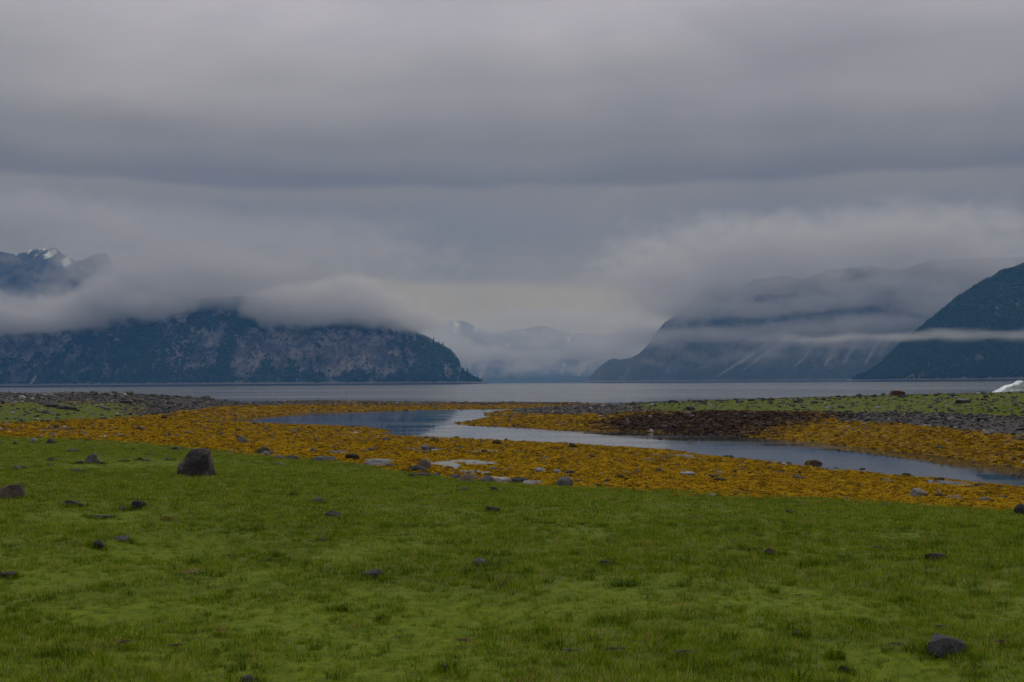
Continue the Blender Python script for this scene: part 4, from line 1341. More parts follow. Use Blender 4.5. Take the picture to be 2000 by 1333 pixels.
# (px, base py, width px, height px, colour, shape, own label or None, short name if other stones are described by it)
S = [
 # --- near meadow
 (1855, 1281, 68, 34, 'dark', 'hullR', 'big angular slate block in the grass near the bottom right corner', 'the bottom right slate block'),
 (485, 1341, 36, 20, 'grey', 'round', 'rounded grey stone cut by the bottom edge of the picture', None),
 (20, 975, 50, 28, 'brown', 'block', 'dark brown boulder at the left edge of the meadow', 'the left edge boulder'),
 (722, 1132, 54, 18, 'dark', 'slab', 'tilted dark slate slab sunk in grass, left of centre', 'the sunken slate slab'),
 (943, 1106, 36, 16, 'grey', 'wedge', 'two toned grey stone in the grass, centre of the meadow', 'the two toned stone'),
 (1188, 1106, 38, 11, 'dark', 'slab', 'flat dark slate in the grass right of the two toned stone', None),
 (1507, 1086, 32, 14, 'rust', 'wedge', 'reddish brown peaked stone in the right meadow', 'the reddish peaked stone'),
 (1831, 1098, 44, 15, 'brown', 'slab', 'purplish brown tilted slab in the right meadow', 'the purplish slab'),
 (957, 1002, 34, 12, 'dark', 'wedge', 'dark pointed slate in the upper middle of the meadow', 'the dark pointed slate'),
 (650, 1012, 42, 14, 'dark', 'wedge', 'large ragged dark slate in the upper left meadow', 'the ragged dark slate'),
 (615, 984, 27, 12, 'grey', 'block', 'grey block just behind the ragged dark slate', None),
 (190, 1072, 25, 15, 'dark', 'block', 'dark square block in a mossy hollow, left meadow', 'the dark square block'),
 (236, 1057, 32, 8, 'blue', 'slab', None, None),
 (262, 994, 32, 15, 'dark', 'wedge', 'dark leaning slate tip in the mossy hollow below the boulder', 'the leaning slate tip'),
 (240, 997, 22, 5, 'grey', 'slab', None, None), (192, 1013, 44, 6, 'grey', 'slab', None, None), (140, 990, 38, 10, 'dark', 'slab', None, None),
 (14, 1130, 34, 11, 'brown', 'slab', 'flat brown slab at the left edge, lower meadow', None),
 (605, 1000, 18, 5, 'pale', 'slab', None, None), (572, 968, 12, 6, 'dark', 'wedge', None, None),
 (1542, 1004, 17, 8, 'dark', 'round', 'small blue black stone near the right meadow edge', 'the blue black stone'),
 (1933, 1113, 21, 5, 'grey', 'slab', None, None), (1820, 1127, 17, 6, 'dark', 'wedge', None, None), (1540, 1143, 12, 8, 'tan', 'round', None, None),
 (1768, 1175, 8, 6, 'white', 'round', None, None), (1560, 1243, 28, 7, 'brown', 'slab', None, None), (1633, 1287, 18, 8, 'dark', 'wedge', None, None), (1652, 1318, 20, 15, 'dark', 'block', None, None),
 (630, 1058, 20, 8, 'tan', 'slab', None, None), (1225, 1145, 40, 6, 'blue', 'slab', None, None), (745, 1212, 13, 6, 'grey', 'wedge', None, None), (868, 1311, 15, 11, 'pale', 'round', None, None),
 (665, 1192, 14, 6, 'grey', 'slab', None, None), (385, 1102, 10, 7, 'blue', 'block', None, None), (1060, 1238, 9, 4, 'white', 'slab', None, None), (1510, 1158, 8, 5, 'grey', 'block', None, None),
 (910, 960, 16, 8, 'blue', 'wedge', None, None), (965, 961, 17, 10, 'dark', 'round', 'small dark stone at the grass edge below the stone row', None),
 (1391, 971, 22, 5, 'pale', 'slab', None, None), (1998, 1007, 26, 24, 'dark', 'block', 'black boulder cut by the right edge of the picture', 'the right edge boulder'),
 # --- far left meadow
 (183, 906, 34, 21, 'grey', 'wedge', 'broad grey boulder in the left meadow behind the wet hollow', 'the broad grey boulder'),
 (192, 908, 15, 6, 'dark', 'slab', None, None), (99, 901, 14, 6, 'dark', 'slab', None, None), (151, 907, 17, 6, 'dark', 'slab', None, None), (29, 918, 16, 8, 'grey', 'wedge', None, None),
 (46, 917, 12, 7, 'grey', 'block', None, None), (95, 910, 9, 5, 'blue', 'wedge', None, None), (147, 922, 28, 5, 'grey', 'slab', None, None), (270, 900, 13, 6, 'dark', 'wedge', None, None),
 (281, 901, 18, 5, 'grey', 'slab', None, None), (240, 902, 14, 4, 'dark', 'slab', None, None), (329, 899, 15, 4, 'blue', 'slab', None, None), (261, 880, 7, 5, 'dark', 'block', None, None),
 (343, 880, 13, 8, 'dark', 'wedge', None, None), (357, 879, 18, 5, 'grey', 'slab', None, None), (290, 890, 13, 4, 'blue', 'slab', None, None), (71, 912, 9, 4, 'grey', 'slab', None, None),
 (142, 883, 25, 6, 'dark', 'slab', None, None), (64, 865, 15, 9, 'pale', 'round', 'pale rounded stone at the far left meadow edge', 'the pale rounded stone'),
 (100, 867, 17, 10, 'dark', 'wedge', 'dark triangular stone right of the pale rounded stone', 'the dark triangular stone'), (103, 853, 15, 5, 'grey', 'slab', None, None), (80, 852, 12, 3, 'pale', 'slab', None, None),
 (547, 910, 22, 5, 'blue', 'slab', None, None), (27, 869, 7, 6, 'dark', 'wedge', None, None), (171, 877, 12, 3, 'grey', 'slab', None, None), (20, 902, 12, 3, 'dark', 'slab', None, None),
 # --- the row of stones where grass meets weed
 (507, 887, 26, 13, 'brown', 'block', 'brown block at the left end of the stone row', 'the left end of the stone row'),
 (514, 890, 17, 8, 'pale', 'wedge', None, None), (542, 898, 18, 9, 'tan', 'round', None, None), (573, 899, 33, 9, 'grey', 'slab', None, None), (629, 902, 36, 9, 'grey', 'slab', None, None), (527, 888, 13, 6, 'blue', 'slab', None, None),
 (450, 883, 13, 4, 'pale', 'slab', None, None), (468, 883, 15, 3, 'grey', 'slab', None, None), (647, 901, 17, 8, 'grey', 'block', None, None),
 (738, 911, 50, 10, 'grey', 'slab', 'long sloping grey slab in the stone row, half in grass', 'the long sloping slab'), (764, 912, 14, 6, 'blue', 'wedge', None, None),
 (829, 918, 24, 21, 'tan', 'round', 'tall pinkish tan boulder standing in the stone row', 'the tall tan boulder'),
 (822, 922, 34, 13, 'dark', 'wedge', 'dark slate leaning before the tall tan boulder', None), (802, 918, 9, 8, 'grey', 'wedge', None, None), (818, 930, 38, 6, 'dark', 'slab', None, None), (806, 933, 17, 6, 'dark', 'slab', None, None),
 (852, 932, 15, 9, 'grey', 'block', None, None), (890, 936, 27, 9, 'dark', 'block', None, None), (915, 943, 38, 19, 'tan', 'wedge', 'broad tan boulder with a peaked top in the stone row', 'the peaked tan boulder'),
 (930, 938, 22, 8, 'pale', 'slab', None, None), (950, 943, 22, 13, 'grey', 'block', None, None), (976, 945, 42, 12, 'pale', 'slab', 'long pale slab right of the peaked tan boulder', 'the long pale slab'),
 (1013, 946, 36, 14, 'dark', 'mound', 'dark humped boulder at the right end of the stone row', 'the dark humped boulder'), (1041, 948, 36, 8, 'pale', 'slab', None, None),
 (1105, 952, 31, 20, 'grey', 'round', 'big squat grey boulder at the grass edge, right of centre', 'the squat grey boulder'),
 # --- rockweed flat
 (472, 866, 20, 15, 'grey', 'round', 'round grey boulder on the orange weed above the standing boulder', 'the round grey boulder'), (463, 858, 9, 7, 'weedy', 'round', None, None), (433, 851, 12, 8, 'grey', 'wedge', None, None),
 (401, 842, 10, 4, 'grey', 'slab', None, None), (362, 847, 16, 5, 'grey', 'slab', None, None), (531, 860, 8, 4, 'pale', 'slab', None, None), (445, 871, 18, 4, 'weedy', 'slab', None, None), (609, 884, 14, 9, 'tan', 'wedge', 'small tan pyramid stone by puddles in the left weed', 'the small tan pyramid'),
 (274, 841, 21, 8, 'dark', 'slab', 'dark stone with pale rim in the far left weed', 'the pale rimmed dark stone'), (109, 837, 11, 7, 'weedy', 'block', None, None), (11, 831, 9, 5, 'pale', 'slab', None, None), (164, 850, 11, 7, 'grey', 'wedge', None, None), (234, 851, 17, 4, 'pale', 'slab', None, None),
 (320, 818, 13, 7, 'weedy', 'mound', None, None), (397, 818, 9, 4, 'grey', 'slab', None, None), (382, 827, 10, 6, 'grey', 'wedge', None, None), (414, 827, 12, 5, 'blue', 'slab', None, None), (407, 826, 7, 5, 'weedy', 'wedge', None, None),
 (465, 842, 12, 5, 'weedy', 'slab', None, None), (198, 820, 18, 5, 'dark', 'slab', None, None),
 (755, 862, 18, 7, 'dark', 'slab', None, None), (849, 864, 21, 10, 'weedy', 'wedge', 'olive weed covered hump left of the channel bend', 'the olive hump'), (834, 878, 22, 10, 'grey', 'wedge', 'grey wedge stone beside puddles in the middle weed', 'the grey wedge stone'),
 (891, 856, 14, 6, 'weedy', 'mound', None, None), (971, 869, 22, 11, 'weedy', 'mound', 'twin weed covered humps at the channel edge, middle', 'the twin weedy humps'), (988, 863, 11, 7, 'weedy', 'mound', None, None), (949, 884, 18, 5, 'weedy', 'slab', None, None), (890, 882, 10, 4, 'dark', 'slab', None, None),
 (983, 883, 9, 5, 'dark', 'wedge', None, None), (687, 897, 26, 11, 'weedy', 'mound', 'weed covered lump above the long sloping slab', 'the weedy lump'), (963, 918, 13, 6, 'pale', 'round', None, None), (987, 920, 9, 5, 'pale', 'round', None, None),
 (1118, 876, 20, 12, 'weedy', 'wedge', 'dark weedy boulder at the channel edge, right of centre', 'the dark weedy boulder'), (1157, 895, 12, 9, 'grey', 'wedge', 'upright grey stone amid the weed right of centre', 'the upright grey stone'), (1028, 897, 13, 4, 'dark', 'slab', None, None), (1066, 911, 7, 6, 'tan', 'round', None, None),
 (1053, 924, 28, 10, 'pale', 'mound', 'pale purplish boulder pair above the dark humped boulder', 'the pale purplish boulder'), (1088, 926, 18, 8, 'pale', 'round', None, None), (1111, 927, 22, 7, 'dark', 'slab', None, None), (1243, 923, 15, 6, 'grey', 'wedge', None, None), (1243, 913, 10, 5, 'dark', 'wedge', None, None),
 (1223, 926, 13, 5, 'pale', 'slab', None, None), (1289, 923, 18, 8, 'dark', 'wedge', 'dark pointed stone in the weed left of the white slab', None), (1323, 911, 15, 5, 'dark', 'slab', None, None), (1211, 934, 24, 8, 'weedy', 'mound', None, None), (1188, 943, 17, 8, 'weedy', 'mound', None, None), (1170, 950, 12, 5, 'brown', 'slab', None, None),
 (1265, 954, 11, 6, 'brown', 'round', None, None), (1175, 927, 10, 4, 'pale', 'slab', None, None), (1344, 931, 32, 10, 'pale', 'slab', 'broad flat whitish slab in the weed, right of centre', 'the broad whitish slab'), (1333, 921, 12, 5, 'pale', 'round', None, None), (1406, 926, 14, 7, 'pale', 'round', None, None), (1393, 920, 9, 4, 'pale', 'slab', None, None),
 (1446, 915, 11, 5, 'grey', 'round', None, None), (1520, 925, 34, 4, 'dark', 'slab', 'long thin dark slab below the weedy channel rock', 'the long thin dark slab'), (1562, 927, 9, 7, 'dark', 'block', None, None), (1560, 938, 24, 10, 'brown', 'round', 'smooth brownish boulder in the weed below the channel rock', 'the smooth brownish boulder'),
 (1407, 942, 26, 10, 'weedy', 'mound', 'dome of weed on a buried stone, right weed flat', 'the weed dome'), (1397, 933, 28, 6, 'weedy', 'mound', None, None), (1503, 915, 11, 6, 'grey', 'wedge', None, None), (1436, 923, 10, 5, 'weedy', 'mound', None, None), (1467, 926, 13, 5, 'weedy', 'mound', None, None),
 (1798, 973, 42, 19, 'pale', 'wedge', 'large pale boulder with a sharp tip in the right weed', 'the sharp tipped pale boulder'), (1838, 972, 24, 9, 'weedy', 'mound', None, None), (1836, 963, 10, 6, 'pale', 'wedge', None, None), (1866, 976, 27, 8, 'pale', 'slab', None, None), (1924, 980, 27, 10, 'grey', 'wedge', 'grey jagged stone in the weed near the right edge', 'the grey jagged stone'),
 (1680, 952, 10, 7, 'brown', 'wedge', None, None), (1736, 962, 12, 4, 'pale', 'slab', None, None), (1735, 942, 19, 5, 'grey', 'slab', None, None), (1652, 978, 14, 6, 'pale', 'slab', None, None), (1731, 988, 21, 5, 'dark', 'slab', None, None), (1916, 951, 21, 6, 'weedy', 'mound', None, None), (1838, 940, 21, 7, 'weedy', 'mound', None, None),
 (1771, 930, 19, 7, 'weedy', 'mound', None, None), (1441, 964, 14, 5, 'brown', 'slab', None, None), (1540, 942, 6, 4, 'dark', 'round', None, None),
 # --- in the channel
 (1595, 907, 45, 16, 'weedy', 'block', 'big weed capped rock standing in the channel', 'the big channel rock'), (1540, 897, 12, 6, 'weedy', 'mound', None, None), (1543, 905, 14, 5, 'weedy', 'mound', None, None), (1635, 917, 15, 6, 'weedy', 'mound', None, None), (1451, 880, 10, 3, 'weedy', 'mound', None, None),
 (1427, 892, 13, 5, 'weedy', 'mound', None, None), (1815, 902, 18, 8, 'weedy', 'mound', 'weedy hump in the channel near the right bank', 'the right channel hump'), (1686, 917, 18, 8, 'weedy', 'mound', None, None), (1752, 919, 22, 4, 'weedy', 'mound', None, None),
 # --- left and middle spits
 (94, 767, 18, 11, 'rust', 'round', 'rusty brown boulder on the crest of the left spit', 'the rusty crest boulder'), (106, 767, 7, 5, 'brown', 'round', None, None), (13, 768, 9, 5, 'tan', 'wedge', None, None), (38, 766, 11, 5, 'white', 'wedge', 'white stone on the left spit crest', 'the white crest stone'), (61, 768, 7, 4, 'white', 'round', None, None), (73, 767, 8, 4, 'white', 'wedge', None, None),
 (43, 778, 11, 5, 'white', 'round', None, None), (242, 773, 10, 4, 'white', 'round', None, None), (3, 789, 10, 6, 'dark', 'wedge', None, None), (88, 791, 26, 7, 'dark', 'slab', None, None), (100, 796, 26, 7, 'dark', 'slab', None, None), (120, 799, 30, 8, 'dark', 'wedge', 'longest of the dark slabs lying across the left spit turf', 'the longest dark slab'), (139, 801, 18, 6, 'dark', 'slab', None, None), (72, 806, 17, 4, 'grey', 'slab', None, None), (94, 808, 12, 4, 'blue', 'slab', None, None),
 (207, 801, 16, 6, 'blue', 'wedge', None, None), (190, 778, 22, 5, 'dark', 'slab', None, None), (240, 788, 26, 7, 'dark', 'slab', 'dark slab heap at the middle of the left spit', 'the dark slab heap'),
 (317, 775, 7, 5, 'dark', 'wedge', None, None), (343, 776, 8, 4, 'dark', 'wedge', None, None), (372, 776, 8, 5, 'dark', 'round', None, None), (401, 781, 20, 9, 'dark', 'round', 'large dark boulder on the spit skyline, left of the channel', 'the dark skyline boulder'), (422, 779, 10, 4, 'dark', 'round', None, None), (434, 779, 6, 3, 'dark', 'block', None, None),
 (480, 780, 10, 5, 'dark', 'wedge', None, None), (522, 781, 9, 4, 'dark', 'block', None, None), (451, 780, 10, 4, 'dark', 'slab', None, None), (503, 781, 14, 3, 'grey', 'slab', None, None), (674, 785, 12, 5, 'grey', 'round', 'grey boulder on the low middle spit', 'the middle spit boulder'), (663, 786, 7, 4, 'dark', 'block', None, None), (722, 786, 8, 3, 'dark', 'slab', None, None), (909, 787, 9, 4, 'grey', 'wedge', None, None),
 (780, 787, 7, 3, 'dark', 'block', None, None),
 # --- right bar
 (1131, 799, 11, 5, 'dark', 'wedge', None, None), (1144, 799, 9, 4, 'dark', 'slab', None, None), (1239, 792, 19, 8, 'dark', 'mound', 'dark boulder at the left end of the bar turf', 'the left bar boulder'), (1247, 796, 24, 4, 'dark', 'slab', None, None), (1314, 788, 19, 7, 'dark', 'slab', None, None), (1104, 790, 12, 4, 'weedy', 'mound', None, None), (1063, 790, 7, 3, 'grey', 'round', None, None),
 (1507, 783, 16, 7, 'brown', 'round', 'round brown boulder on the bar skyline', 'the round brown boulder'), (1469, 784, 18, 5, 'dark', 'slab', None, None), (1561, 787, 21, 9, 'dark', 'block', 'black angular block in the bar turf', 'the black angular block'), (1594, 788, 18, 6, 'dark', 'round', None, None), (1610, 782, 11, 5, 'dark', 'wedge', None, None), (1349, 802, 19, 10, 'dark', 'mound', 'black lumpy boulder at the lower edge of the bar turf', 'the black lumpy boulder'),
 (1343, 810, 17, 7, 'grey', 'round', None, None), (1363, 786, 21, 5, 'dark', 'slab', None, None), (1446, 787, 17, 6, 'dark', 'mound', None, None), (1413, 784, 21, 4, 'grey', 'slab', None, None), (1387, 794, 8, 5, 'pale', 'round', None, None), (1618, 798, 14, 5, 'pale', 'slab', None, None), (1507, 789, 9, 4, 'dark', 'slab', None, None), (1572, 793, 15, 4, 'grey', 'slab', None, None),
 (1754, 773, 31, 11, 'rust', 'block', 'rust brown oblong block on the bar crest, right', 'the rusty oblong block'), (1890, 769, 23, 8, 'rust', 'wedge', 'dark reddish boulder on the bar crest left of the ice', 'the dark reddish boulder'), (1681, 775, 15, 6, 'dark', 'wedge', None, None), (1709, 776, 11, 6, 'dark', 'round', None, None), (1765, 776, 20, 4, 'dark', 'slab', None, None), (1729, 772, 5, 4, 'white', 'round', None, None), (1911, 770, 9, 4, 'white', 'slab', None, None),
 (1883, 788, 34, 9, 'blue', 'slab', 'broad bluish slab in the turf of the right bar', 'the broad bluish slab'), (1758, 799, 14, 10, 'tan', 'wedge', 'pale brown pointed stone at the lower turf edge, right bar', 'the pale brown pointed stone'), (1717, 799, 13, 6, 'pale', 'slab', None, None), (1828, 783, 10, 4, 'grey', 'round', None, None), (1867, 779, 9, 4, 'pale', 'slab', None, None), (1667, 790, 11, 4, 'dark', 'slab', None, None),
 (1923, 782, 12, 4, 'rust', 'slab', None, None), (1983, 788, 10, 4, 'grey', 'slab', None, None), (1935, 802, 9, 5, 'blue', 'wedge', None, None), (1862, 820, 20, 6, 'pale', 'slab', 'pale pinkish slab in the right shingle', 'the pale pinkish slab'), (1920, 822, 19, 7, 'dark', 'slab', None, None), (1940, 847, 27, 7, 'pale', 'slab', 'broad pale slab where right shingle meets weed', 'the broad pale slab'), (1808, 833, 15, 4, 'pale', 'slab', None, None),
 (1688, 830, 12, 4, 'pale', 'slab', None, None), (1657, 836, 10, 4, 'pale', 'slab', None, None), (1993, 859, 13, 5, 'blue', 'slab', None, None), (1270, 815, 8, 4, 'pale', 'round', None, None), (1353, 814, 7, 4, 'pale', 'round', None, None), (1225, 822, 6, 4, 'pale', 'round', None, None), (1455, 814, 8, 3, 'pale', 'slab', None, None),
]


RIM = []


def place_stones():
    px = np.array([s[0] for s in S], float); py = np.array([s[1] for s in S], float)
    G = ground(px, py)
    r = np.random.default_rng(99)
    marks = [(i, s) for i, s in enumerate(S) if s[7]]
    info = {}
    for i, s in enumerate(S):
        if s[6]: continue
        best = None
        for j, m in marks:
            if j == i: continue
            dx, dy = s[0] - m[0], (s[1] - m[1]) * 3.0
            d = math.hypot(dx, dy)
            if best is None or d < best[0]: best = (d, j, dx, dy)
        d, j, dx, dy = best
        rel = ('right of' if dx > 0 else 'left of') if abs(dx) > abs(dy) * .8 else ('in front of' if dy > 0 else 'behind')
        noun = {'slab': 'slab', 'block': 'block', 'round': 'rounded stone', 'wedge': 'pointed stone', 'mound': 'hump'}[s[5]]
        if s[4] == 'weedy' and s[5] != 'mound': noun = 'stone'
        info.setdefault((WORD[s[4]] + ' ' + noun, rel, j), []).append((d, i))
    labels = {}
    ords = ['nearest', 'second', 'third', 'fourth', 'fifth', 'sixth', 'seventh']
    for (desc, rel, j), L_ in info.items():
        L_.sort()
        for q, (d, i) in enumerate(L_):
            pre = 'small ' if len(L_) == 1 else ords[q] + ' small '
            labels[i] = pre + desc + ' ' + rel + ' ' + S[j][7]
    for i, s in enumerate(S):
        x, y, w, h, colr, shp, lab, short = s
        g = G[i]
        dist = math.hypot(g[0], g[1])
        k = dist / F_PX
        if shp == 'hullR':
            W_, H_ = w * k, h * k
            pts = [(-.5, -.1, .62), (-.22, .3, 1.0), (-.05, -.25, .95), (.45, .12, .70), (.5, -.12, .45), (.18, -.42, -.15), (-.5, -.2, .15), (-.45, .35, 0), (.45, .4, 0), (-.3, -.4, -.05), (.3, .45, .6), (-.4, .3, -.3), (.4, -.2, -.3)]
            me = hull_mesh('stone', [(a * W_, b * W_ * .8, c * H_) for a, b, c in pts], 4, rough=.035)
            me.materials.append(STONE['dark'])
            o = link('boulder', me)
            o.location = (g[0], g[1] + W_ * .2, g[2])
        else:
            big = w > 20 or (bool(lab) and w > 12)
            fm = form(shp, int(r.integers(0, 5)), big)
            me = fm
            o = link('boulder' if big else 'stone', me)
            row = 480 < x < 1115 and 880 < y < 953
            W_ = w * k * (1.1 if row else .97)
            H_ = h * k * (1.3 if row else 1.12) + .01
            o.scale = (W_, W_ * r.uniform(.75, 1.0), H_)
            o.rotation_euler = (0, 0, r.normal(0, .22) + (math.pi if r.uniform() < .35 and shp != 'hullR' else 0))
            o.location = (g[0], g[1] + W_ * .25, height(g[0], g[1] + W_ * .25) - H_ * .22)
            if not me.materials: me.materials.append(STONE['grey'])
            o.material_slots[0].link = 'OBJECT'
            o.material_slots[0].material = STONE[colr]
        o['label'] = lab or labels[i]
        if y > np.interp(x, GX, GY) + 3: RIM.append((o.location.x, o.location.y, W_))
        o['category'] = 'boulder' if o.name.startswith('boulder') else 'stone'
        o['group'] = ('stones in the meadow' if x >= 0 and y > np.interp(x, GX, GY) + 6 else 'stones on the weed flat' if y > np.interp(x, [0, 600, 2000], [826, 840, 900]) else 'stones on the spits')


place_stones()


# ------------------------------------------------------------------ the leaning boulder in the meadow
def main_boulder():
    g = ground(np.array([376.0]), np.array([931.0]))[0]
    k = math.hypot(g[0], g[1]) / F_PX

    def p(px, py, dy):
        return ((px - 376) * k * .92, dy * k, (931 - py) * k)
    pts = [p(341, 921, 0), p(346, 908, -6), p(352, 902, 20), p(368, 881, 4), p(372, 879, 26), p(398, 879, 2), p(401, 883, 30), p(405, 888, -8), p(409, 906, -12), p(411, 928, -10), p(411, 926, 30),
           p(341, 924, 25), p(358, 936, -20), p(380, 938, -26), p(404, 937, -20), p(385, 902, -20), p(350, 940, 30), p(408, 940, 36), p(345, 938, 0), p(392, 884, -6)]
    me = hull_mesh('boulder', pts, 12, rough=.022)
    m = stone_mat('boulder_rock', (.020, .018, .019), (.050, .040, .034), c=(.14, .11, .085), speck=(.20, .19, .17), scale=5.0)
    me.materials.append(m)
    o = link('boulder', me, label='tall leaning brown boulder standing alone in the meadow, left', cat='boulder', group='stones in the meadow')
    o.location = (g[0], g[1] + .12, g[2] - .02)


main_boulder()


def grass_rim():
    g = ground(np.array([376.0]), np.array([931.0]))[0]
    P, r = [], np.random.default_rng(77)
    for (x, y, w) in RIM + [(g[0], g[1] + .25, .62)]:
        n = int(10 + w * 60)
        a = r.uniform(0, 2 * np.pi, n)
        q = r.uniform(.42, .72, n) * w
        P.append(np.stack([x + np.cos(a) * q * 1.1, y + np.sin(a) * q * .85 - .04 * w], -1))
    P = np.concatenate(P)
    h = height(P[:, 0], P[:, 1])
    n = len(P)
    forms = [unlinked('grass_form', tuft_mesh('grass_form', GRASS_MAT, 18, .075, .04, .005, 160 + i, lean=.7)) for i in range(4)]
    s = r.uniform(.6, 1.3, n)
    scatter('grass', np.column_stack([P, h]), np.stack([r.normal(0, .15, n), r.normal(0, .15, n), r.uniform(0, 6.28, n)], -1), np.stack([s, s, s], -1),
            r.integers(0, 4, n), np.clip(r.normal(.35, .2, n), 0, 1), forms, 'longer grass growing round the meadow stones', 'grass')


grass_rim()


# ------------------------------------------------------------------ stranded ice at the right
def ice():
    D = 104.0
    c = P3(1968, 762, D)
    k = D / F_PX
    prof = [(1943, 767), (1947, 763.4), (1952, 761), (1960, 757), (1967, 754.3), (1974, 752.5), (1981, 751), (1984, 748.6), (1987, 746.2), (1990, 745.7), (1994, 746.7), (1992.8, 748.6), (1990.2, 750.8),
            (1990.2, 754), (1991.2, 757.5), (1994, 760), (1998, 761), (1999, 762.8), (1996, 775), (1968, 776), (1946, 775)]
    O = np.array([((x - 1968) * k, (766 - y) * k) for x, y in prof])
    n = len(O)
    mid = O.mean(0)
    d = np.roll(O, -1, 0) - np.roll(O, 1, 0)
    nin = np.stack([-d[:, 1], d[:, 0]], 1)
    nin /= np.linalg.norm(nin, axis=1, keepdims=True)
    if ((mid - O) * nin).sum() < 0: nin = -nin
    r = np.random.default_rng(3)
    V, Fc = [], []
    layers = [(-.62, .24), (-.50, .09), (-.28, .02), (0, 0), (.28, .03), (.5, .10), (.62, .24)]
    for y, ins in layers:
        Q = O + nin * (ins * .38)
        for q in Q:
            V.append((q[0] + .02 * r.normal(), y + .06 * r.normal(), q[1] + .015 * r.normal()))
    for l in range(len(layers) - 1):
        for i in range(n):
            a_ = l * n + i; b_ = l * n + (i + 1) % n
            Fc.append((a_, b_, b_ + n, a_ + n))
    me = bpy.data.meshes.new('ice_block')
    me.from_pydata(V, [], Fc + [tuple(range(n - 1, -1, -1)), tuple(range((len(layers) - 1) * n, len(layers) * n))])
    m, t, out = new_mat('ice')
    nz = tnoise(t, 5.0, 5, .6)
    cc = mixc(t, mrange(t, nz, .35, .7), (.50, .60, .68), (.84, .87, .89))
    b = principled(t, out, cc, rough=.35, bump=nz, bump_strength=.5, bump_dist=.05, spec=.4)
    b.inputs['Subsurface Weight'].default_value = .15
    b.inputs['Subsurface Radius'].default_value = (.1, .2, .3)
    me.materials.append(m)
    o = link('ice_block', me, label='white stranded ice block with a raised fin behind the right bar', cat='ice')
    z = max(0.0, float(height(c[0], c[1])))
    o.location = (c[0], c[1], P3(1968, 766, D)[2])
    print('ice base', o.location[2], z)


ice()


# ------------------------------------------------------------------ grass tufts on the spit crests
def tufts():
    m, t, out = new_mat('tuft_blade')
    nz = tnoise(t, 6.0, 3, .6)
    c = mixc(t, mrange(t, nz, .35, .65), (.055, .09, .012), (.10, .14, .02))
    principled(t, out, c, rough=.7, spec=.2)
    for q, (px, py, w, h, lab) in enumerate([(182, 769, 13, 7, 'low green grass tuft on the left spit skyline, leftmost of five'), (214, 771, 15, 6, 'wide low grass tuft on the left spit, second of five'), (223, 770, 9, 8, 'narrow grass tuft against the water, middle of five on the left spit'),
                                             (253, 772, 14, 10, 'tallest green grass tuft on the left spit skyline'), (299, 775, 11, 7, 'lone grass tuft on the left spit, rightmost of five'),
                                             (1967, 766, 16, 9, 'dull green grass tuft in front of the ice block'), (1915, 769, 12, 6, 'thin grey green tuft left of the ice block')]):
        g = ground(np.array([float(px)]), np.array([float(py)]))[0]
        k = math.hypot(g[0], g[1]) / F_PX
        me = tuft_mesh('grass_tuft', m, 90, h * k, w * k * .45, .03, 800 + q, lean=.7)
        o = link('grass_tuft', me, label=lab, cat='grass tuft', group='grass tufts on the spits')
        o.location = (g[0], g[1], g[2])


tufts()


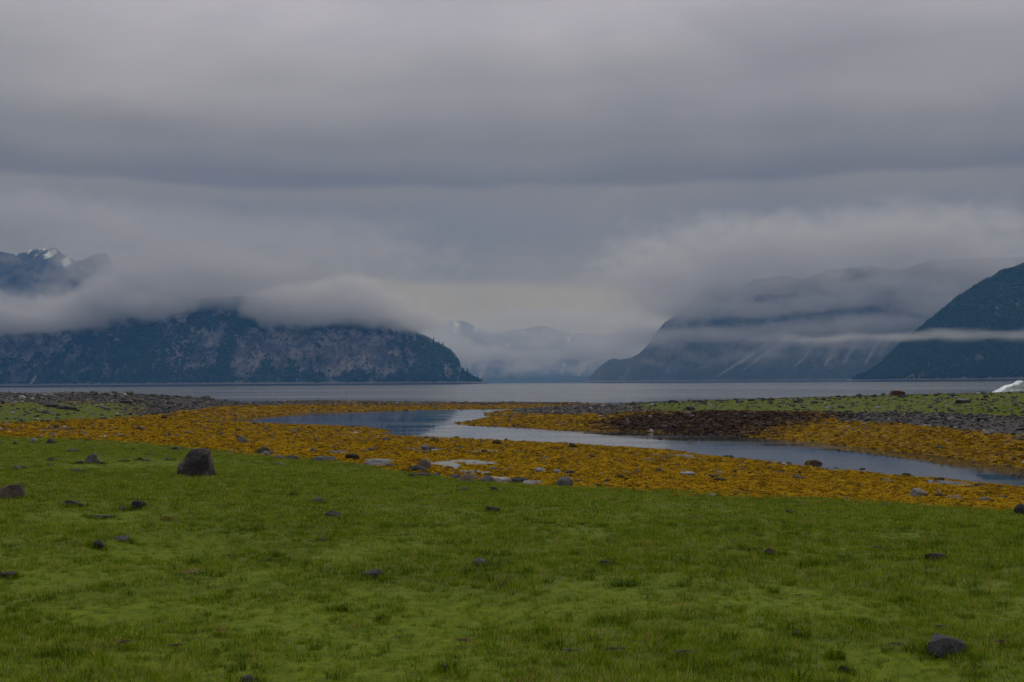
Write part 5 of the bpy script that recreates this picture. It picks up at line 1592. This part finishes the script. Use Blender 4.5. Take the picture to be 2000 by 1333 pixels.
# ------------------------------------------------------------------ wrack: dried weed washed on to the meadow
def wrack():
    mats = {}
    for nm, a, b in (('brown', (.028, .018, .010), (.075, .045, .018)), ('orange', (.085, .040, .006), (.19, .095, .010)), ('red', (.055, .014, .008), (.12, .035, .014)), ('tan', (.11, .075, .035), (.20, .145, .075))):
        m, t, out = new_mat(nm + '_wrack')
        nz = tnoise(t, 22.0, 3, .6)
        principled(t, out, mixc(t, mrange(t, nz, .35, .65), a, b), rough=.7, spec=.2)
        mats[nm] = m
    L_ = [(240, 1268, 30, 'brown', 'brown wrack clump in the lower left meadow with a straw across it'), (345, 1273, 30, 'brown', 'flat brown wrack strand right of the lower left clump'), (375, 1248, 18, 'brown', 'small dark wrack scrap above the flat strand, lower left'),
          (432, 1243, 22, 'orange', 'orange brown wrack scrap at the right of the lower left scraps'), (908, 1264, 34, 'red', 'reddish wrack clump at the bottom middle of the meadow'), (780, 1257, 15, 'brown', 'small brown wrack scrap left of the reddish clump'), (740, 1252, 14, 'orange', 'smallest wrack scrap left of the reddish clump'),
          (1115, 1284, 34, 'brown', 'long brown wrack strand right of the reddish clump'), (1203, 1281, 30, 'brown', 'dark wrack strand in the bottom middle, second right of the reddish clump'), (1335, 1286, 32, 'brown', 'brown wrack strand third right of the reddish clump'), (330, 1019, 24, 'orange', 'orange brown wrack clump above the dark hollow, left meadow'),
          (378, 1126, 36, 'tan', 'tan wrack patch in the left meadow below the hollow'), (452, 1094, 20, 'brown', 'brown wrack scrap between tan patch and sunken slab'), (1364, 1017, 24, 'orange', 'orange and brown wrack heap near the right meadow edge'), (1320, 1190, 18, 'orange', 'orange wrack scrap in the middle right meadow'),
          (1563, 1172, 16, 'brown', 'dark wrack scrap below the tan pebble, right meadow'), (1715, 1077, 24, 'brown', 'brown wrack strand left of the purplish slab'), (1955, 1266, 26, 'brown', 'dark wrack scrap right of the bottom right slate block'), (1840, 1236, 24, 'brown', 'dark wrack strand just above the bottom right slate block'), (605, 1064, 12, 'brown', 'tiny brown wrack scrap beside the tan flat stone'),
          (1207, 1069, 10, 'brown', 'tiny upright wrack scrap in the upper middle meadow'), (1750, 1272, 26, 'brown', 'dark wrack strand left of the bottom right slate block')]
    G = ground(np.array([float(a[0]) for a in L_]), np.array([float(a[1]) for a in L_]))
    for i, ((px, py, w, nm, lab), g) in enumerate(zip(L_, G)):
        k = math.hypot(g[0], g[1]) / F_PX
        me = frond_mesh('wrack_clump', mats[nm], 34, w * k * .5, 900 + i, lift=.35, width=.016)
        o = link('wrack_clump', me, label=lab, cat='seaweed', group='dried wrack lying on the meadow')
        o.location = (g[0], g[1], g[2] + .035)
        o.scale = (1.25, .9, .8)


wrack()


# ------------------------------------------------------------------ tide pools among the weed
def pools():
    r = np.random.default_rng(31)
    for i, (px, py, w, h) in enumerate(POOLS):
        gp = POOL_G[i]
        dist = math.hypot(gp[0], gp[1])
        rx = w * .5 * dist / F_PX
        ry = POOL_RY[i]
        a = np.linspace(0, 2 * np.pi, 40, endpoint=False)
        rr = 1 + .25 * fbm(np.cos(a) * 1.5 + i * 7, np.sin(a) * 1.5, octaves=3, seed=7 + i)
        me = bpy.data.meshes.new('tide_pool')
        me.from_pydata([(np.cos(q) * rx * s * 1.25, np.sin(q) * ry * s * 1.25, 0) for q, s in zip(a, rr)], [], [list(range(40))])
        me.materials.append(WATER_MAT)
        o = link('tide_pool', me, kind='structure')
        o.location = (gp[0], gp[1], POOL_Z[i])


pools()


# ------------------------------------------------------------------ spruces that stand out against the mist
def spruces():
    mb, t, out = new_mat('spruce_bark'); principled(t, out, (.06, .045, .035), rough=.9)
    mc, t, out = new_mat('spruce_needles')
    nz = tnoise(t, .8, 3, .6)
    principled(t, out, mixc(t, mrange(t, nz, .35, .65), (.010, .024, .014), (.024, .045, .02)), rough=.9, spec=.1)
    L_ = [(816, 651, 5, 0, 'small spruce on the headland ridge just below the mist'), (847, 667, 9, 0, 'lone spruce standing up on the headland ridge'), (853, 673, 6, 0, 'leftmost spruce of the ridge clump on the headland'), (857, 673.5, 8, 0, 'second spruce from the left in the ridge clump'),
          (860, 674, 6.5, 0, 'third spruce from the left in the ridge clump'), (864.5, 675.5, 8.5, 0, 'tall right hand spruce of the ridge clump on the headland'), (870, 680.5, 5, 0, 'little spruce right of the ridge clump on the headland'), (898, 711, 5, 0, 'small spruce on the steep lower end of the headland'),
          (911.5, 733, 14, 0, 'tallest spruce near the tip of the headland'), (918.5, 738, 9, 0, 'spruce right of the tallest one at the headland tip'), (926, 741.5, 7.5, 0, 'third spruce from the tallest towards the headland tip'), (935, 744, 11, 0, 'stout spruce close to the headland tip'), (939.5, 745.5, 7.5, 0, 'last spruce at the very tip of the headland'),
          (1954, 532, 6, 1, 'left one of two spruces on the right hill skyline'), (1961, 529, 5, 1, 'right one of two spruces on the right hill skyline'), (1876, 578, 5, 1, 'single spruce lower on the right hill skyline')]
    for q, (px, py, h, which, lab) in enumerate(L_):
        X, Y, Z, U, V, vg, sc = (left_data, hill_data)[which]
        qx, qy = project(np.stack([X, Y, Z], -1))
        dd = (qx - px) ** 2 + (qy - py) ** 2 + np.where(V > 1.0, 50, 0)
        i, j = np.unravel_index(np.argmin(dd), dd.shape)
        b = (X[i, j], Y[i, j], Z[i, j] - 2.0)
        H_ = h * math.hypot(b[0], b[1]) / F_PX * 1.15 + 2
        e = bpy.data.objects.new('spruce_tree', None); COL.objects.link(e)
        e.location = b
        e['label'] = lab; e['category'] = 'tree'; e['group'] = 'spruces on the far shores'
        me = conifer_mesh('crown', mc, 600 + q, tiers=8, seg=9)
        c = link('crown', me, parent=e); c.scale = (H_ * .85, H_ * .85, H_)
        bm = bmesh.new(); bmesh.ops.create_cone(bm, cap_ends=True, segments=7, radius1=.022 * H_, radius2=.004 * H_, depth=H_ * .9)
        bmesh.ops.translate(bm, verts=bm.verts, vec=(0, 0, H_ * .45))
        tm = bpy.data.meshes.new('trunk'); bm.to_mesh(tm); bm.free(); tm.materials.append(mb)
        link('trunk', tm, parent=e)


spruces()
